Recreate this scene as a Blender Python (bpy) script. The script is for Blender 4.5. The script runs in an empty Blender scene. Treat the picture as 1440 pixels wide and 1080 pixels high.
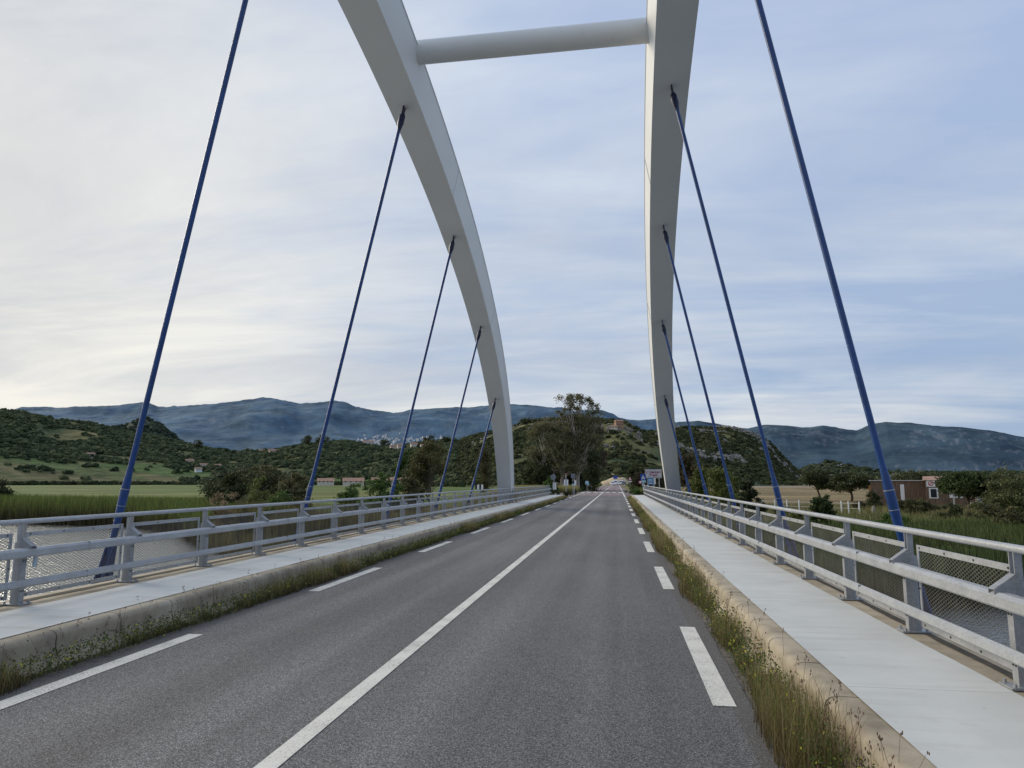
import bpy, math, random
import numpy as np
from mathutils import Matrix, Vector
random.seed(7); RNG = np.random.default_rng(7)
PI = math.pi
sc = bpy.context.scene
COL = sc.collection

# ------------------------------------------------------------------ camera model (24 mm phone lens at the road, 1.9 m up)
FP = 1000.0; VX, VY = 868.0, 676.3; CH = 1.9
PITCH = math.atan((VY - 540) / FP); YAW = math.atan((VX - 720) / FP * math.cos(PITCH))
Fv = np.array([-math.sin(YAW) * math.cos(PITCH), math.cos(YAW) * math.cos(PITCH), math.sin(PITCH)])
Rv = np.array([math.cos(YAW), math.sin(YAW), 0.0]); Uv = np.cross(Rv, Fv)
CP = np.array([0, 0, CH])
def ray(x, y): return Fv * FP + Rv * (x - 720) + Uv * (540 - y)
def az(px):                      # bearing of a picture column, measured from the road axis
    return math.atan((px - 720) / FP * math.cos(PITCH)) - YAW
def XatY(px, Y): return Y * math.tan(az(px))
def elev(px, py):                # slope of the line of sight above the horizon
    d = ray(px, py); return d[2] / math.hypot(d[0], d[1])
def pos(px, py, D):              # point at ground distance D seen in the direction px, py
    d = ray(px, py); k = D / math.hypot(d[0], d[1]); p = CP + d * k; return float(p[0]), float(p[1]), float(p[2])

# ------------------------------------------------------------------ noise in numpy
_P = RNG.random((256, 256))
def vnoise(x, y):
    xi = np.floor(x).astype(int); yi = np.floor(y).astype(int); fx = x - xi; fy = y - yi
    fx = fx * fx * (3 - 2 * fx); fy = fy * fy * (3 - 2 * fy)
    a = _P[xi & 255, yi & 255]; b = _P[(xi + 1) & 255, yi & 255]; c = _P[xi & 255, (yi + 1) & 255]; d = _P[(xi + 1) & 255, (yi + 1) & 255]
    return (a * (1 - fx) + b * fx) * (1 - fy) + (c * (1 - fx) + d * fx) * fy
def fbm(x, y, o=5, g=.5):
    x = np.asarray(x, float); y = np.asarray(y, float); s = 0; a = 1; t = 0
    for i in range(o):
        s = s + a * vnoise(x * 2 ** i + 17.3 * i, y * 2 ** i + 5.1 * i); t += a; a *= g
    return s / t
def ridged(x, y, o=5):
    x = np.asarray(x, float); y = np.asarray(y, float); s = 0; a = 1; t = 0
    for i in range(o):
        s = s + a * (1 - np.abs(2 * vnoise(x * 2 ** i + 31.7 * i, y * 2 ** i + 9.4 * i) - 1)); t += a; a *= .5
    return s / t

# ------------------------------------------------------------------ object helpers
def link(o, parent=None):
    COL.objects.link(o)
    if parent is not None: o.parent = parent
    return o
def tag(o, label=None, cat=None, group=None, kind=None):
    if label: o['label'] = label
    if cat: o['category'] = cat
    if group: o['group'] = group
    if kind: o['kind'] = kind
    return o
def thing(name, label, cat, loc=(0, 0, 0), rz=0, group=None):
    o = bpy.data.objects.new(name, None); o.empty_display_size = .3; link(o); o.location = loc; o.rotation_euler = (0, 0, rz)
    return tag(o, label, cat, group)
def copy_tree(o, parent=None):
    c = o.copy(); COL.objects.link(c); c.parent = parent
    for ch in list(o.children): copy_tree(ch, c)
    return c
def npmesh(name, V, Fc, mat=None, parent=None, cols=None, smooth=False, mats=None, midx=None):
    V = np.asarray(V, np.float32); Fc = np.asarray(Fc, np.int32); k = Fc.shape[1]
    me = bpy.data.meshes.new(name); me.vertices.add(len(V)); me.vertices.foreach_set('co', V.ravel())
    me.loops.add(Fc.size); me.loops.foreach_set('vertex_index', Fc.ravel())
    me.polygons.add(len(Fc)); me.polygons.foreach_set('loop_start', np.arange(0, Fc.size, k, dtype=np.int32))
    me.update(calc_edges=True)
    if cols is not None:
        c4 = np.ones((len(V), 4), np.float32); c4[:, :3] = cols
        a = me.color_attributes.new('Col', 'FLOAT_COLOR', 'POINT'); a.data.foreach_set('color', c4.ravel())
    me.polygons.foreach_set('use_smooth', np.full(len(Fc), smooth))
    for m in (mats or ([mat] if mat else [])): me.materials.append(m)
    if midx is not None: me.polygons.foreach_set('material_index', np.asarray(midx, np.int32))
    me.validate(); return link(bpy.data.objects.new(name, me), parent)
class MB:
    def __init__(s): s.v = []; s.f = []; s.m = []
    def add(s, vs, fs, m=0):
        b = len(s.v); s.v += [tuple(map(float, q)) for q in vs]; s.f += [tuple(b + i for i in f) for f in fs]; s.m += [m] * len(fs); return s
    def box(s, x0, x1, y0, y1, z0, z1, m=0, bev=0):
        if bev <= 0:
            return s.add([(x0, y0, z0), (x1, y0, z0), (x1, y1, z0), (x0, y1, z0), (x0, y0, z1), (x1, y0, z1), (x1, y1, z1), (x0, y1, z1)],
                         [(0, 3, 2, 1), (4, 5, 6, 7), (0, 1, 5, 4), (1, 2, 6, 5), (2, 3, 7, 6), (3, 0, 4, 7)], m)
        b = bev; prof = [(x0 + b, z0), (x1 - b, z0), (x1, z0 + b), (x1, z1 - b), (x1 - b, z1), (x0 + b, z1), (x0, z1 - b), (x0, z0 + b)]
        return s.extr(prof, y0, y1, m)
    def extr(s, prof, y0, y1, m=0, caps=True):          # profile (x, z) swept along y
        n = len(prof); vs = [(x, y0, z) for x, z in prof] + [(x, y1, z) for x, z in prof]
        fs = [(i, (i + 1) % n, n + (i + 1) % n, n + i) for i in range(n)]
        if caps: fs += [tuple(range(n))[::-1], tuple(range(n, 2 * n))]
        return s.add(vs, fs, m)
    def prism(s, base, top, m=0):                        # two matching rings of 3-d points
        n = len(base); fs = [(i, (i + 1) % n, n + (i + 1) % n, n + i) for i in range(n)] + [tuple(range(n))[::-1], tuple(range(n, 2 * n))]
        return s.add(list(base) + list(top), fs, m)
    def tube(s, pts, rad, n=10, m=0, caps=True, sy=1.0):
        pts = [Vector(p) for p in pts]; k = len(pts); rad = rad if hasattr(rad, '__len__') else [rad] * k
        rings = []; up = None
        for i, p in enumerate(pts):
            t = (pts[min(i + 1, k - 1)] - pts[max(i - 1, 0)]).normalized()
            if up is None: up = Vector((1, 0, 0)) if abs(t.x) < .9 else Vector((0, 1, 0))
            a = (up - t * up.dot(t)).normalized(); b = t.cross(a); up = a
            rings.append([p + (a * math.cos(2 * PI * j / n) + b * sy * math.sin(2 * PI * j / n)) * rad[i] for j in range(n)])
        vs = [q for r in rings for q in r]; fs = []
        for i in range(k - 1):
            for j in range(n): fs.append((i * n + j, i * n + (j + 1) % n, (i + 1) * n + (j + 1) % n, (i + 1) * n + j))
        if caps: fs += [tuple(range(n))[::-1], tuple(range((k - 1) * n, k * n))]
        return s.add(vs, fs, m)
    def disc(s, c, r, th, n=20, m=0, ax='y'):            # flat round plate facing y
        a = [(c[0] + r * math.cos(2 * PI * j / n), c[1] - th / 2, c[2] + r * math.sin(2 * PI * j / n)) for j in range(n)]
        b = [(x, y + th, z) for x, y, z in a]; return s.prism(a, b, m)
    def blob(s, c, r, seed=0, m=0, nu=10, nv=7, amp=.2):
        rr = random.Random(seed); vs = []; fs = []
        for i in range(nv + 1):
            for j in range(nu):
                th = PI * i / nv; ph = 2 * PI * j / nu; k = 1 + amp * (rr.random() - .5)
                vs.append((c[0] + r[0] * k * math.sin(th) * math.cos(ph), c[1] + r[1] * k * math.sin(th) * math.sin(ph), c[2] + r[2] * k * math.cos(th)))
        for i in range(nv):
            for j in range(nu): fs.append((i * nu + j, (i + 1) * nu + j, (i + 1) * nu + (j + 1) % nu, i * nu + (j + 1) % nu))
        return s.add(vs, fs, m)
    def mesh(s, name, mats, smooth=None):
        me = bpy.data.meshes.new(name); me.from_pydata(s.v, [], s.f)
        for m in (mats if isinstance(mats, (list, tuple)) else [mats]): me.materials.append(m)
        me.polygons.foreach_set('material_index', s.m); me.validate()
        if smooth is not None:
            me.polygons.foreach_set('use_smooth', [True] * len(me.polygons))
            try: me.set_sharp_from_angle(angle=math.radians(smooth))
            except Exception: pass
        return me
    def build(s, name, mats, parent=None, smooth=None):
        return link(bpy.data.objects.new(name, s.mesh(name, mats, smooth)), parent)

# ------------------------------------------------------------------ materials
class NT:
    def __init__(s, name):
        s.mat = bpy.data.materials.new(name); s.mat.use_nodes = True; s.t = s.mat.node_tree; s.t.nodes.clear()
        s.out = s.n('ShaderNodeOutputMaterial'); s.geo = None
    def n(s, typ, **k):
        q = s.t.nodes.new(typ)
        for a, b in k.items(): setattr(q, a, b)
        return q
    def l(s, a, b): s.t.links.new(a, b)
    def coord(s, scale=(1, 1, 1), obj=False):
        m = s.n('ShaderNodeMapping'); m.inputs['Scale'].default_value = scale
        if obj: s.l(s.n('ShaderNodeTexCoord').outputs['Object'], m.inputs[0])
        else: s.l(s.n('ShaderNodeNewGeometry').outputs['Position'], m.inputs[0])
        return m.outputs[0]
    def noise(s, sc=1, det=4, vec=None, rough=.5, scale3=(1, 1, 1), obj=False):
        q = s.n('ShaderNodeTexNoise'); q.inputs['Scale'].default_value = sc; q.inputs['Detail'].default_value = det; q.inputs['Roughness'].default_value = rough
        s.l(vec if vec is not None else s.coord(scale3, obj), q.inputs['Vector']); return q.outputs['Fac']
    def voro(s, sc=1, scale3=(1, 1, 1), feature='F1', out='Distance', obj=False, rnd=1.0):
        q = s.n('ShaderNodeTexVoronoi'); q.feature = feature; q.inputs['Scale'].default_value = sc; q.inputs['Randomness'].default_value = rnd
        s.l(s.coord(scale3, obj), q.inputs['Vector']); return q.outputs[out]
    def ramp(s, fac, stops, interp='LINEAR'):
        r = s.n('ShaderNodeValToRGB'); e = r.color_ramp; e.interpolation = interp
        while len(e.elements) < len(stops): e.elements.new(.5)
        for i, (p, c) in enumerate(stops):
            e.elements[i].position = p; e.elements[i].color = (c, c, c, 1) if not hasattr(c, '__len__') else (*c, 1)
        s.l(fac, r.inputs[0]); return r.outputs[0]
    def mix(s, a, b, fac, typ='MIX'):
        m = s.n('ShaderNodeMix'); m.data_type = 'RGBA'; m.blend_type = typ
        for sock, v in ((m.inputs['Factor'], fac), (m.inputs['A'], a), (m.inputs['B'], b)):
            if isinstance(v, (int, float)): sock.default_value = v if sock.type == 'VALUE' else (v, v, v, 1)
            elif isinstance(v, tuple): sock.default_value = (*v, 1)
            else: s.l(v, sock)
        return m.outputs['Result']
    def math(s, op, a, b=0):
        m = s.n('ShaderNodeMath'); m.operation = op
        for i, v in enumerate((a, b)):
            if isinstance(v, (int, float)): m.inputs[i].default_value = v
            else: s.l(v, m.inputs[i])
        return m.outputs[0]
    def attr(s, name='Col'):
        a = s.n('ShaderNodeAttribute'); a.attribute_name = name; return a.outputs['Color']
    def bump(s, h, strength=.3, dist=.02):
        b = s.n('ShaderNodeBump'); b.inputs['Strength'].default_value = strength; b.inputs['Distance'].default_value = dist; s.l(h, b.inputs['Height']); return b.outputs[0]
    def pbsdf(s, col, rough=.6, metal=0, normal=None, spec=.5):
        p = s.n('ShaderNodeBsdfPrincipled')
        for sock, v in ((p.inputs['Base Color'], col), (p.inputs['Roughness'], rough)):
            if isinstance(v, (int, float)): sock.default_value = v if sock.type == 'VALUE' else (v, v, v, 1)
            elif isinstance(v, tuple): sock.default_value = (*v, 1)
            else: s.l(v, sock)
        p.inputs['Metallic'].default_value = metal; p.inputs['Specular IOR Level'].default_value = spec
        if normal is not None: s.l(normal, p.inputs['Normal'])
        return p.outputs[0]
    def done(s, sh): s.l(sh, s.out.inputs[0]); return s.mat

def m_plain(name, col, rough=.6, metal=0, var=.25, sc=3.0, bump=0, obj=True, spec=.4):
    t = NT(name); f = t.noise(sc, 5, obj=obj); d = tuple(c * (1 - var) for c in col); b = tuple(min(1, c * (1 + var * .6)) for c in col)
    c = t.ramp(f, [(.3, d), (.7, b)])
    return t.done(t.pbsdf(c, rough, metal, t.bump(t.noise(sc * 12, 3, obj=obj), bump, .01) if bump else None, spec))
def m_foliage(name, trans=.25, rough=.6, gain=1.0):
    t = NT(name); c = t.attr(); 
    c2 = t.mix(c, gain, 1.0, 'MULTIPLY') if gain != 1 else c
    p = t.pbsdf(c2, rough, spec=.25); tr = t.n('ShaderNodeBsdfTranslucent'); t.l(c2, tr.inputs[0]); m = t.n('ShaderNodeMixShader'); m.inputs[0].default_value = trans
    t.l(p, m.inputs[1]); t.l(tr.outputs[0], m.inputs[2]); return t.done(m.outputs[0])

def m_asphalt(name, dark, light, patch, gain=1.0):
    t = NT(name)
    agg = t.voro(135, out='Color'); bw = t.n('ShaderNodeSeparateColor'); t.l(agg, bw.inputs[0])
    c = t.ramp(bw.outputs[0], [(0, dark), (.5, tuple((a + b) * .42 for a, b in zip(dark, light))), (.82, light), (1, tuple(min(1, q * 1.5) for q in light))])
    edge = t.ramp(t.voro(135), [(.0, 1), (.55, .8), (.9, .35)]); c = t.mix(c, edge, .8, 'MULTIPLY')
    big = t.ramp(t.noise(.35, 5, scale3=(1.0, .35, 1)), [(.3, .78), (.7, 1.18)]); c = t.mix(c, big, 1.0, 'MULTIPLY')
    lane = t.ramp(t.noise(.9, 4, scale3=(1.6, .03, 1)), [(.35, .80), (.65, 1.2)]); c = t.mix(c, lane, 1.0, 'MULTIPLY')
    st = t.ramp(t.noise(.8, 6, rough=.65), [(.56, 0), (.72, .45)]); c = t.mix(c, patch, st)
    xx = t.n('ShaderNodeSeparateXYZ'); t.l(t.n('ShaderNodeNewGeometry').outputs['Position'], xx.inputs[0])
    wob = t.math('ADD', xx.outputs[0], t.math('MULTIPLY', t.math('SUBTRACT', t.noise(.25, 3, scale3=(1, .4, 1)), .5), .7))
    # lanes are 3.2 m wide: paler polished wheel tracks, darker oily strip between them
    ln = t.math('FRACT', t.math('DIVIDE', t.math('ADD', wob, 5.56), 3.2))
    trk = t.ramp(ln, [(.02, .95), (.24, 1.08), (.36, 1.06), (.50, .90), (.64, 1.06), (.76, 1.08), (.98, .95)]); c = t.mix(c, trk, 1.0, 'MULTIPLY')
    eg = t.ramp(t.math('ABSOLUTE', t.math('ADD', wob, 2.2)), [(.0, 0), (1, 1)]); eg = t.math('GREATER_THAN', t.math('ABSOLUTE', t.math('ADD', wob, 2.2)), 3.12)
    c = t.mix(c, (.085, .075, .062), t.math('MULTIPLY', eg, .45))
    spot = t.ramp(t.voro(.55, scale3=(1, .7, 1)), [(.0, .55), (.05, .4), (.09, 0)]); c = t.mix(c, (.05, .047, .045), t.math('MULTIPLY', spot, t.noise(6, 4)))
    h = t.mix(t.voro(135), t.noise(220, 2), .4)
    return t.done(t.pbsdf(c, .85, normal=t.bump(h, .45, .005), spec=.35))
M = {}
M['asphalt'] = m_asphalt('asphalt', (.046, .045, .046), (.228, .225, .222), (.15, .138, .115))
M['pink'] = m_asphalt('reddish_asphalt', (.13, .10, .10), (.36, .28, .27), (.2, .17, .16))
def m_paint():
    t = NT('road_paint'); g = t.noise(60, 4, rough=.7); w = t.noise(2.2, 5)
    wear = t.ramp(t.math('ADD', t.math('MULTIPLY', g, .75), t.math('MULTIPLY', w, .35)), [(.41, (.15, .15, .145)), (.50, (.58, .56, .50)), (.72, (.74, .72, .65))])
    return t.done(t.pbsdf(wear, .7, normal=t.bump(t.noise(90, 3), .3, .004)))
M['paint'] = m_paint()
def m_kerb():
    t = NT('kerb_concrete'); c = t.ramp(t.noise(1.6, 7, rough=.65), [(.28, (.19, .155, .11)), (.5, (.35, .295, .21)), (.72, (.47, .41, .31))])
    c = t.mix(c, (.13, .12, .10), t.ramp(t.noise(5, 6, scale3=(1, 1, .4), rough=.7), [(.54, 0), (.78, .5)]))
    c = t.mix(c, (.36, .23, .11), t.ramp(t.noise(2.7, 5, scale3=(1, 1, .3)), [(.6, 0), (.8, .3)]))
    c = t.mix(c, .6, t.ramp(t.voro(120), [(0, .5), (.25, 0)]), 'MULTIPLY')
    return t.done(t.pbsdf(c, .85, normal=t.bump(t.noise(80, 4), .35, .006)))
M['kerb'] = m_kerb()
def m_walk():
    t = NT('pale_walkway_coating'); c = t.ramp(t.noise(1.1, 7, rough=.6), [(.3, (.48, .49, .465)), (.7, (.60, .605, .575))])
    st = t.ramp(t.noise(1.0, 5, scale3=(.5, 4.5, 1), rough=.62), [(.53, 0), (.74, .65)])
    c = t.mix(c, (.40, .385, .32), st)
    c = t.mix(c, (.50, .40, .24), t.ramp(t.noise(1.7, 4, scale3=(.8, 7, 1)), [(.68, 0), (.8, .5)]))
    j = t.n('ShaderNodeSeparateXYZ'); t.l(t.n('ShaderNodeNewGeometry').outputs['Position'], j.inputs[0])
    fr = t.math('FRACT', t.math('MULTIPLY', t.math('ADD', j.outputs[1], t.math('MULTIPLY', t.noise(1.3, 2), .02)), .5)); line = t.math('LESS_THAN', fr, .005)
    c = t.mix(c, (.30, .30, .27), t.math('MULTIPLY', line, .85))
    c = t.mix(c, (.36, .345, .30), t.ramp(t.noise(4.5, 7, rough=.75), [(.60, 0), (.78, .5)])); sp = t.ramp(t.voro(3.1), [(.0, .9), (.04, 0)]); c = t.mix(c, (.12, .10, .08), sp)
    return t.done(t.pbsdf(c, .7, normal=t.bump(t.noise(130, 3), .15, .004)))
M['walk'] = m_walk()
def m_dirt():
    t = NT('dirt_strip'); c = t.ramp(t.noise(9, 7, rough=.7), [(.3, (.05, .042, .035)), (.55, (.12, .105, .09)), (.75, (.24, .20, .16))])
    return t.done(t.pbsdf(c, .95, normal=t.bump(t.noise(60, 5), .6, .012)))
M['dirt'] = m_dirt()
def m_galv(name, a, b, rust=0.1):
    t = NT(name); c = t.ramp(t.voro(38, out='Distance', scale3=(1, 1, 1)), [(0, a), (1, b)]); c = t.mix(c, t.ramp(t.noise(3.2, 6, rough=.65), [(.3, .82), (.7, 1.1)]), 1.0, 'MULTIPLY')
    c = t.mix(c, (.20, .15, .10), t.ramp(t.noise(6, 6, rough=.7), [(.66, 0), (.84, rust * 4)]))
    return t.done(t.pbsdf(c, .45, .35, t.bump(t.noise(25, 3), .05, .004)))
M['galv'] = m_galv('galvanised_steel', (.36, .375, .39), (.48, .49, .50))
M['galv2'] = m_galv('weathered_galvanised_steel', (.27, .28, .295), (.37, .38, .39), .15)
M['wire'] = m_plain('dull_wire', (.12, .115, .11), .6, .2)
def m_arch():
    t = NT('off_white_steel_paint'); c = t.ramp(t.noise(.35, 5), [(.3, (.645, .65, .63)), (.7, (.69, .695, .675))])
    c = t.mix(c, (.30, .29, .25), t.ramp(t.noise(2.2, 7, scale3=(1, 1, .22), rough=.72), [(.60, 0), (.85, .30)])); c = t.mix(c, (.40, .39, .35), t.ramp(t.noise(9, 6, scale3=(1, 1, .08), rough=.7), [(.62, 0), (.82, .35)]))
    c = t.mix(c, .8, t.ramp(t.voro(7), [(.0, .7), (.05, 0)]), 'MULTIPLY')
    return t.done(t.pbsdf(c, .5, normal=t.bump(t.noise(1.2, 4), .03, .02)))
M['arch'] = m_arch()
def m_blue():
    t = NT('blue_steel_paint'); c = t.ramp(t.noise(3, 6), [(.3, (.004, .034, .135)), (.7, (.006, .053, .205))])
    c = t.mix(c, (.35, .37, .4), t.ramp(t.voro(9), [(.0, .8), (.04, 0)]))
    return t.done(t.pbsdf(c, .38))
M['blue'] = m_blue()
M['darkblue'] = m_plain('dark_blue_fitting', (.008, .014, .05), .4)
M['girder'] = m_plain('blue_girder_paint', (.03, .13, .42), .4, var=.2)
M['concrete'] = m_plain('grey_concrete', (.28, .26, .23), .85, var=.3, sc=1.2, bump=.3)
M['brownedge'] = M['kerb']
M['fol'] = m_foliage('foliage', .25)
M['grass'] = m_foliage('grass_blades', .35)
M['bark'] = m_plain('bark', (.10, .08, .06), .9, sc=4, bump=.5)
M['palebark'] = m_plain('pale_bark', (.52, .46, .39), .85, sc=2, var=.4, bump=.4)
M['white'] = m_plain('white_paint', (.75, .75, .74), .5, var=.06)
M['black'] = m_plain('black_rubber', (.02, .02, .022), .5)
M['signback'] = m_plain('sign_back_grey', (.16, .18, .21), .5)
M['signblue'] = m_plain('sign_blue', (.01, .06, .32), .45, var=.1)
M['signred'] = m_plain('sign_red', (.45, .02, .03), .45, var=.1)
M['magenta'] = m_plain('magenta_lettering', (.22, .005, .10), .5, var=.1)
M['dklett'] = m_plain('dark_lettering', (.06, .03, .05), .5, var=.1)
M['teal'] = m_plain('pale_blue_panel', (.35, .55, .62), .5, var=.2)
M['poster'] = m_plain('blue_poster', (.06, .24, .48), .5, var=.5, sc=5)
M['boardgrey'] = m_plain('pale_board', (.52, .51, .50), .6, var=.08)
M['glass'] = m_plain('dark_window_glass', (.02, .025, .03), .1, var=.2)
M['roof'] = m_plain('red_tile_roof', (.36, .21, .15), .8, var=.35, sc=.8)
M['render'] = m_plain('cream_render', (.62, .56, .47), .85, var=.15, sc=.6)
M['ochre'] = m_plain('ochre_stone', (.36, .22, .14), .9, var=.3, sc=.5)
def m_wood():
    t = NT('weathered_timber_cladding'); c = t.ramp(t.noise(2.0, 5, scale3=(6, 6, .4), obj=True), [(.3, (.08, .048, .03)), (.55, (.18, .115, .075)), (.75, (.28, .21, .15))])
    w = t.n('ShaderNodeTexWave'); w.bands_direction = 'X'; w.inputs['Scale'].default_value = 1.6; t.l(t.coord(obj=True), w.inputs[0])
    c = t.mix(c, t.ramp(w.outputs['Fac'], [(0, .35), (.15, 1)]), 1.0, 'MULTIPLY')
    return t.done(t.pbsdf(c, .8))
M['wood'] = m_wood()
def m_water():
    t = NT('river_water'); n1 = t.noise(1.1, 3, scale3=(1, 1.8, 1)); n2 = t.noise(3.4, 4, scale3=(1, 1.6, 1), rough=.65); h = t.math('ADD', t.math('MULTIPLY', n1, .8), t.math('MULTIPLY', n2, .9))
    nb = t.bump(h, .5, .14); p = t.pbsdf((.05, .06, .05), .1, normal=nb); g = t.n('ShaderNodeBsdfGlossy'); g.inputs['Roughness'].default_value = .12; g.inputs['Color'].default_value = (.74, .76, .76, 1); t.l(nb, g.inputs['Normal'])
    fr = t.n('ShaderNodeFresnel'); fr.inputs['IOR'].default_value = 1.9; t.l(nb, fr.inputs['Normal']); m = t.n('ShaderNodeMixShader'); t.l(t.ramp(fr.outputs[0], [(.0, 0), (.45, 1)]), m.inputs[0]); t.l(p, m.inputs[1]); t.l(g.outputs[0], m.inputs[2]); return t.done(m.outputs[0])
M['water'] = m_water()
def m_ground():
    t = NT('ground_soil_and_grass'); c = t.attr(); f = t.ramp(t.noise(.6, 8, rough=.7), [(.3, .55), (.7, 1.35)]); c = t.mix(c, f, 1.0, 'MULTIPLY')
    g = t.ramp(t.noise(.03, 6, scale3=(1, 2.2, 1)), [(.35, .72), (.65, 1.22)]); c = t.mix(c, g, 1.0, 'MULTIPLY')
    return t.done(t.pbsdf(c, .95, normal=t.bump(t.noise(2.5, 6), .6, .2), spec=.1))
M['ground'] = m_ground()
def m_hill(name, s1, s2):
    t = NT(name); c = t.attr(); f = t.ramp(t.noise(s1, 8, rough=.7), [(.3, .55), (.7, 1.4)]); c = t.mix(c, f, 1.0, 'MULTIPLY')
    return t.done(t.pbsdf(c, 1.0, normal=t.bump(t.noise(s1, 6), .8, s2), spec=.05))
M['hill'] = m_hill('hill_scrubland', .05, 6)
M['mount'] = m_hill('haze_blue_mountain', .0035, 60)

# ------------------------------------------------------------------ camera
cam = bpy.data.cameras.new('camera'); cam.sensor_width = 36; cam.lens = FP / 1440 * 36; cam.clip_start = .05; cam.clip_end = 60000
co = bpy.data.objects.new('camera', cam); link(co)
co.matrix_world = Matrix(((Rv[0], Uv[0], -Fv[0], 0), (Rv[1], Uv[1], -Fv[1], 0), (Rv[2], Uv[2], -Fv[2], CH), (0, 0, 0, 1)))
sc.camera = co
sc.view_settings.view_transform = 'Standard'; sc.view_settings.look = 'None'; sc.view_settings.exposure = 0

# ------------------------------------------------------------------ sky and sun
SUN_AZ = math.radians(-62); SUN_EL = math.radians(24)       # bearing from +Y, towards -X (left of the road)
world = bpy.data.worlds.new('World'); sc.world = world; world.use_nodes = True
w = NT.__new__(NT); w.t = world.node_tree; w.t.nodes.clear(); w.geo = None
wo = w.n('ShaderNodeOutputWorld'); bg = w.n('ShaderNodeBackground')
sky = w.n('ShaderNodeTexSky'); sky.sky_type = 'NISHITA'; sky.sun_disc = False; sky.sun_elevation = SUN_EL; sky.sun_rotation = SUN_AZ; sky.air_density = 1.0; sky.dust_density = 2.0
tc = w.n('ShaderNodeTexCoord'); sx = w.n('ShaderNodeSeparateXYZ'); w.l(tc.outputs['Generated'], sx.inputs[0])
zc = w.math('ADD', w.math('MAXIMUM', sx.outputs[2], 0), .12)
u_ = w.math('DIVIDE', sx.outputs[0], zc); v_ = w.math('DIVIDE', sx.outputs[1], zc)
cx = w.n('ShaderNodeCombineXYZ'); w.l(u_, cx.inputs[0]); w.l(v_, cx.inputs[1])
def wnoise(scale, det, rough, s3, loc=(0, 0, 0), rot=0, dist=0.0):
    m = w.n('ShaderNodeMapping'); m.inputs['Scale'].default_value = s3; m.inputs['Location'].default_value = loc; m.inputs['Rotation'].default_value = (0, 0, rot)
    w.l(cx.outputs[0], m.inputs[0]); q = w.n('ShaderNodeTexNoise'); q.inputs['Scale'].default_value = scale; q.inputs['Detail'].default_value = det
    q.inputs['Roughness'].default_value = rough; q.inputs['Distortion'].default_value = dist; w.l(m.outputs[0], q.inputs[0]); return q.outputs['Fac']
n_big = wnoise(.60, 6, .52, (1, .8, 1), (3.1, 1.2, 0), .5, .8)
n_str = wnoise(1.0, 8, .55, (.5, 1.5, 1), (.4, 6.0, 0), -.30, .7)
n_fine = wnoise(2.6, 8, .58, (.5, 1.4, 1), (5.0, 2.0, 0), -.45, .6)
n_mix = w.math('ADD', w.math('ADD', w.math('MULTIPLY', n_big, .42), w.math('MULTIPLY', n_str, .40)), w.math('MULTIPLY', n_fine, .18))
# the thin cloud sheet is denser on the sunny (left) side
left = w.math('MULTIPLY', sx.outputs[0], -.22)
dens = w.ramp(w.math('ADD', n_mix, left), [(.38, .12), (.48, .52), (.58, .92), (.75, 1)])
bd = w.n('ShaderNodeVectorMath'); bd.operation = 'DOT_PRODUCT'; bd.inputs[1].default_value = (math.sin(SUN_AZ) * math.cos(.12), math.cos(SUN_AZ) * math.cos(.12), math.sin(.12)); w.l(tc.outputs['Generated'], bd.inputs[0])
glow = w.ramp(bd.outputs['Value'], [(.55, 0), (.82, .5), (1.0, 1)])
low = w.ramp(sx.outputs[2], [(0, 1), (.20, .55), (.50, 0)])
CL = lambda r, g, b: (r, g, b)
tone = w.ramp(wnoise(.9, 8, .58, (.6, 1.5, 1), (9, 2, 0), -.2, .6), [(.34, 0), (.66, 1)])
cloud = w.mix(CL(5.1, 5.85, 7.2), CL(6.9, 7.6, 8.6), tone)
cloud = w.mix(cloud, w.mix(CL(5.8, 6.25, 6.9), CL(8.5, 8.6, 8.3), tone), low)
cloud = w.mix(cloud, w.mix(CL(6.5, 6.6, 6.7), CL(9.8, 9.4, 8.4), tone), glow)
blue = w.mix(CL(4.2, 5.4, 7.9), CL(3.0, 4.35, 6.6), low)
nishi = w.mix(sky.outputs[0], blue, .85)
final = w.mix(nishi, cloud, dens)
w.l(final, bg.inputs[0]); bg.inputs[1].default_value = .1; w.l(bg.outputs[0], wo.inputs[0])
sun = bpy.data.lights.new('sun', 'SUN'); sun.energy = 2.7; sun.angle = math.radians(24); sun.color = (1, .90, .74)
so = bpy.data.objects.new('sun', sun); link(so)
sd = Vector((math.sin(SUN_AZ) * math.cos(SUN_EL), math.cos(SUN_AZ) * math.cos(SUN_EL), math.sin(SUN_EL)))
so.rotation_euler = (-sd).to_track_quat('-Z', 'Y').to_euler()

# ------------------------------------------------------------------ the terrain
XC = -2.2
BANK = np.array([(-900, 190), (-400, 150), (-200, 112), (-120, 97), (-87, 92), (-64, 88), (-49, 77), (-38, 63), (-27, 51), (-12, 45), (4, 40), (13, 37.5), (21, 40), (32, 46), (60, 58), (120, 72), (300, 95), (900, 140)])
def bank(x): return np.interp(x, BANK[:, 0], BANK[:, 1]) + 1.6 * (fbm(x * .09, x * 0 + 3.3, 3) - .5)
def ground_h(x, y):
    land = -1.75 + .35 * (fbm(x * .03, y * .03, 4) - .5) + np.where(x < XC, -.2, 0)
    d = y - bank(x); d2 = -62 - y
    t = np.clip(np.maximum(d, d2) / 7.0 + .25, 0, 1); t = t * t * (3 - 2 * t)
    g = -6.0 + (land + 6.0) * t
    emb = -.07 - np.clip(np.abs(x - XC) - 7.2 - np.clip((y - 84) / 12, 0, 1) * 1.2 - np.clip(1.6 - np.abs(y - 112) / 22, 0, 1) * 8.5, 0, 99) * .42
    emb = np.where(y > 78, emb, emb - (78 - y) * .35)
    return np.where((y > 50) & (y < 420), np.maximum(g, emb), g)
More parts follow.
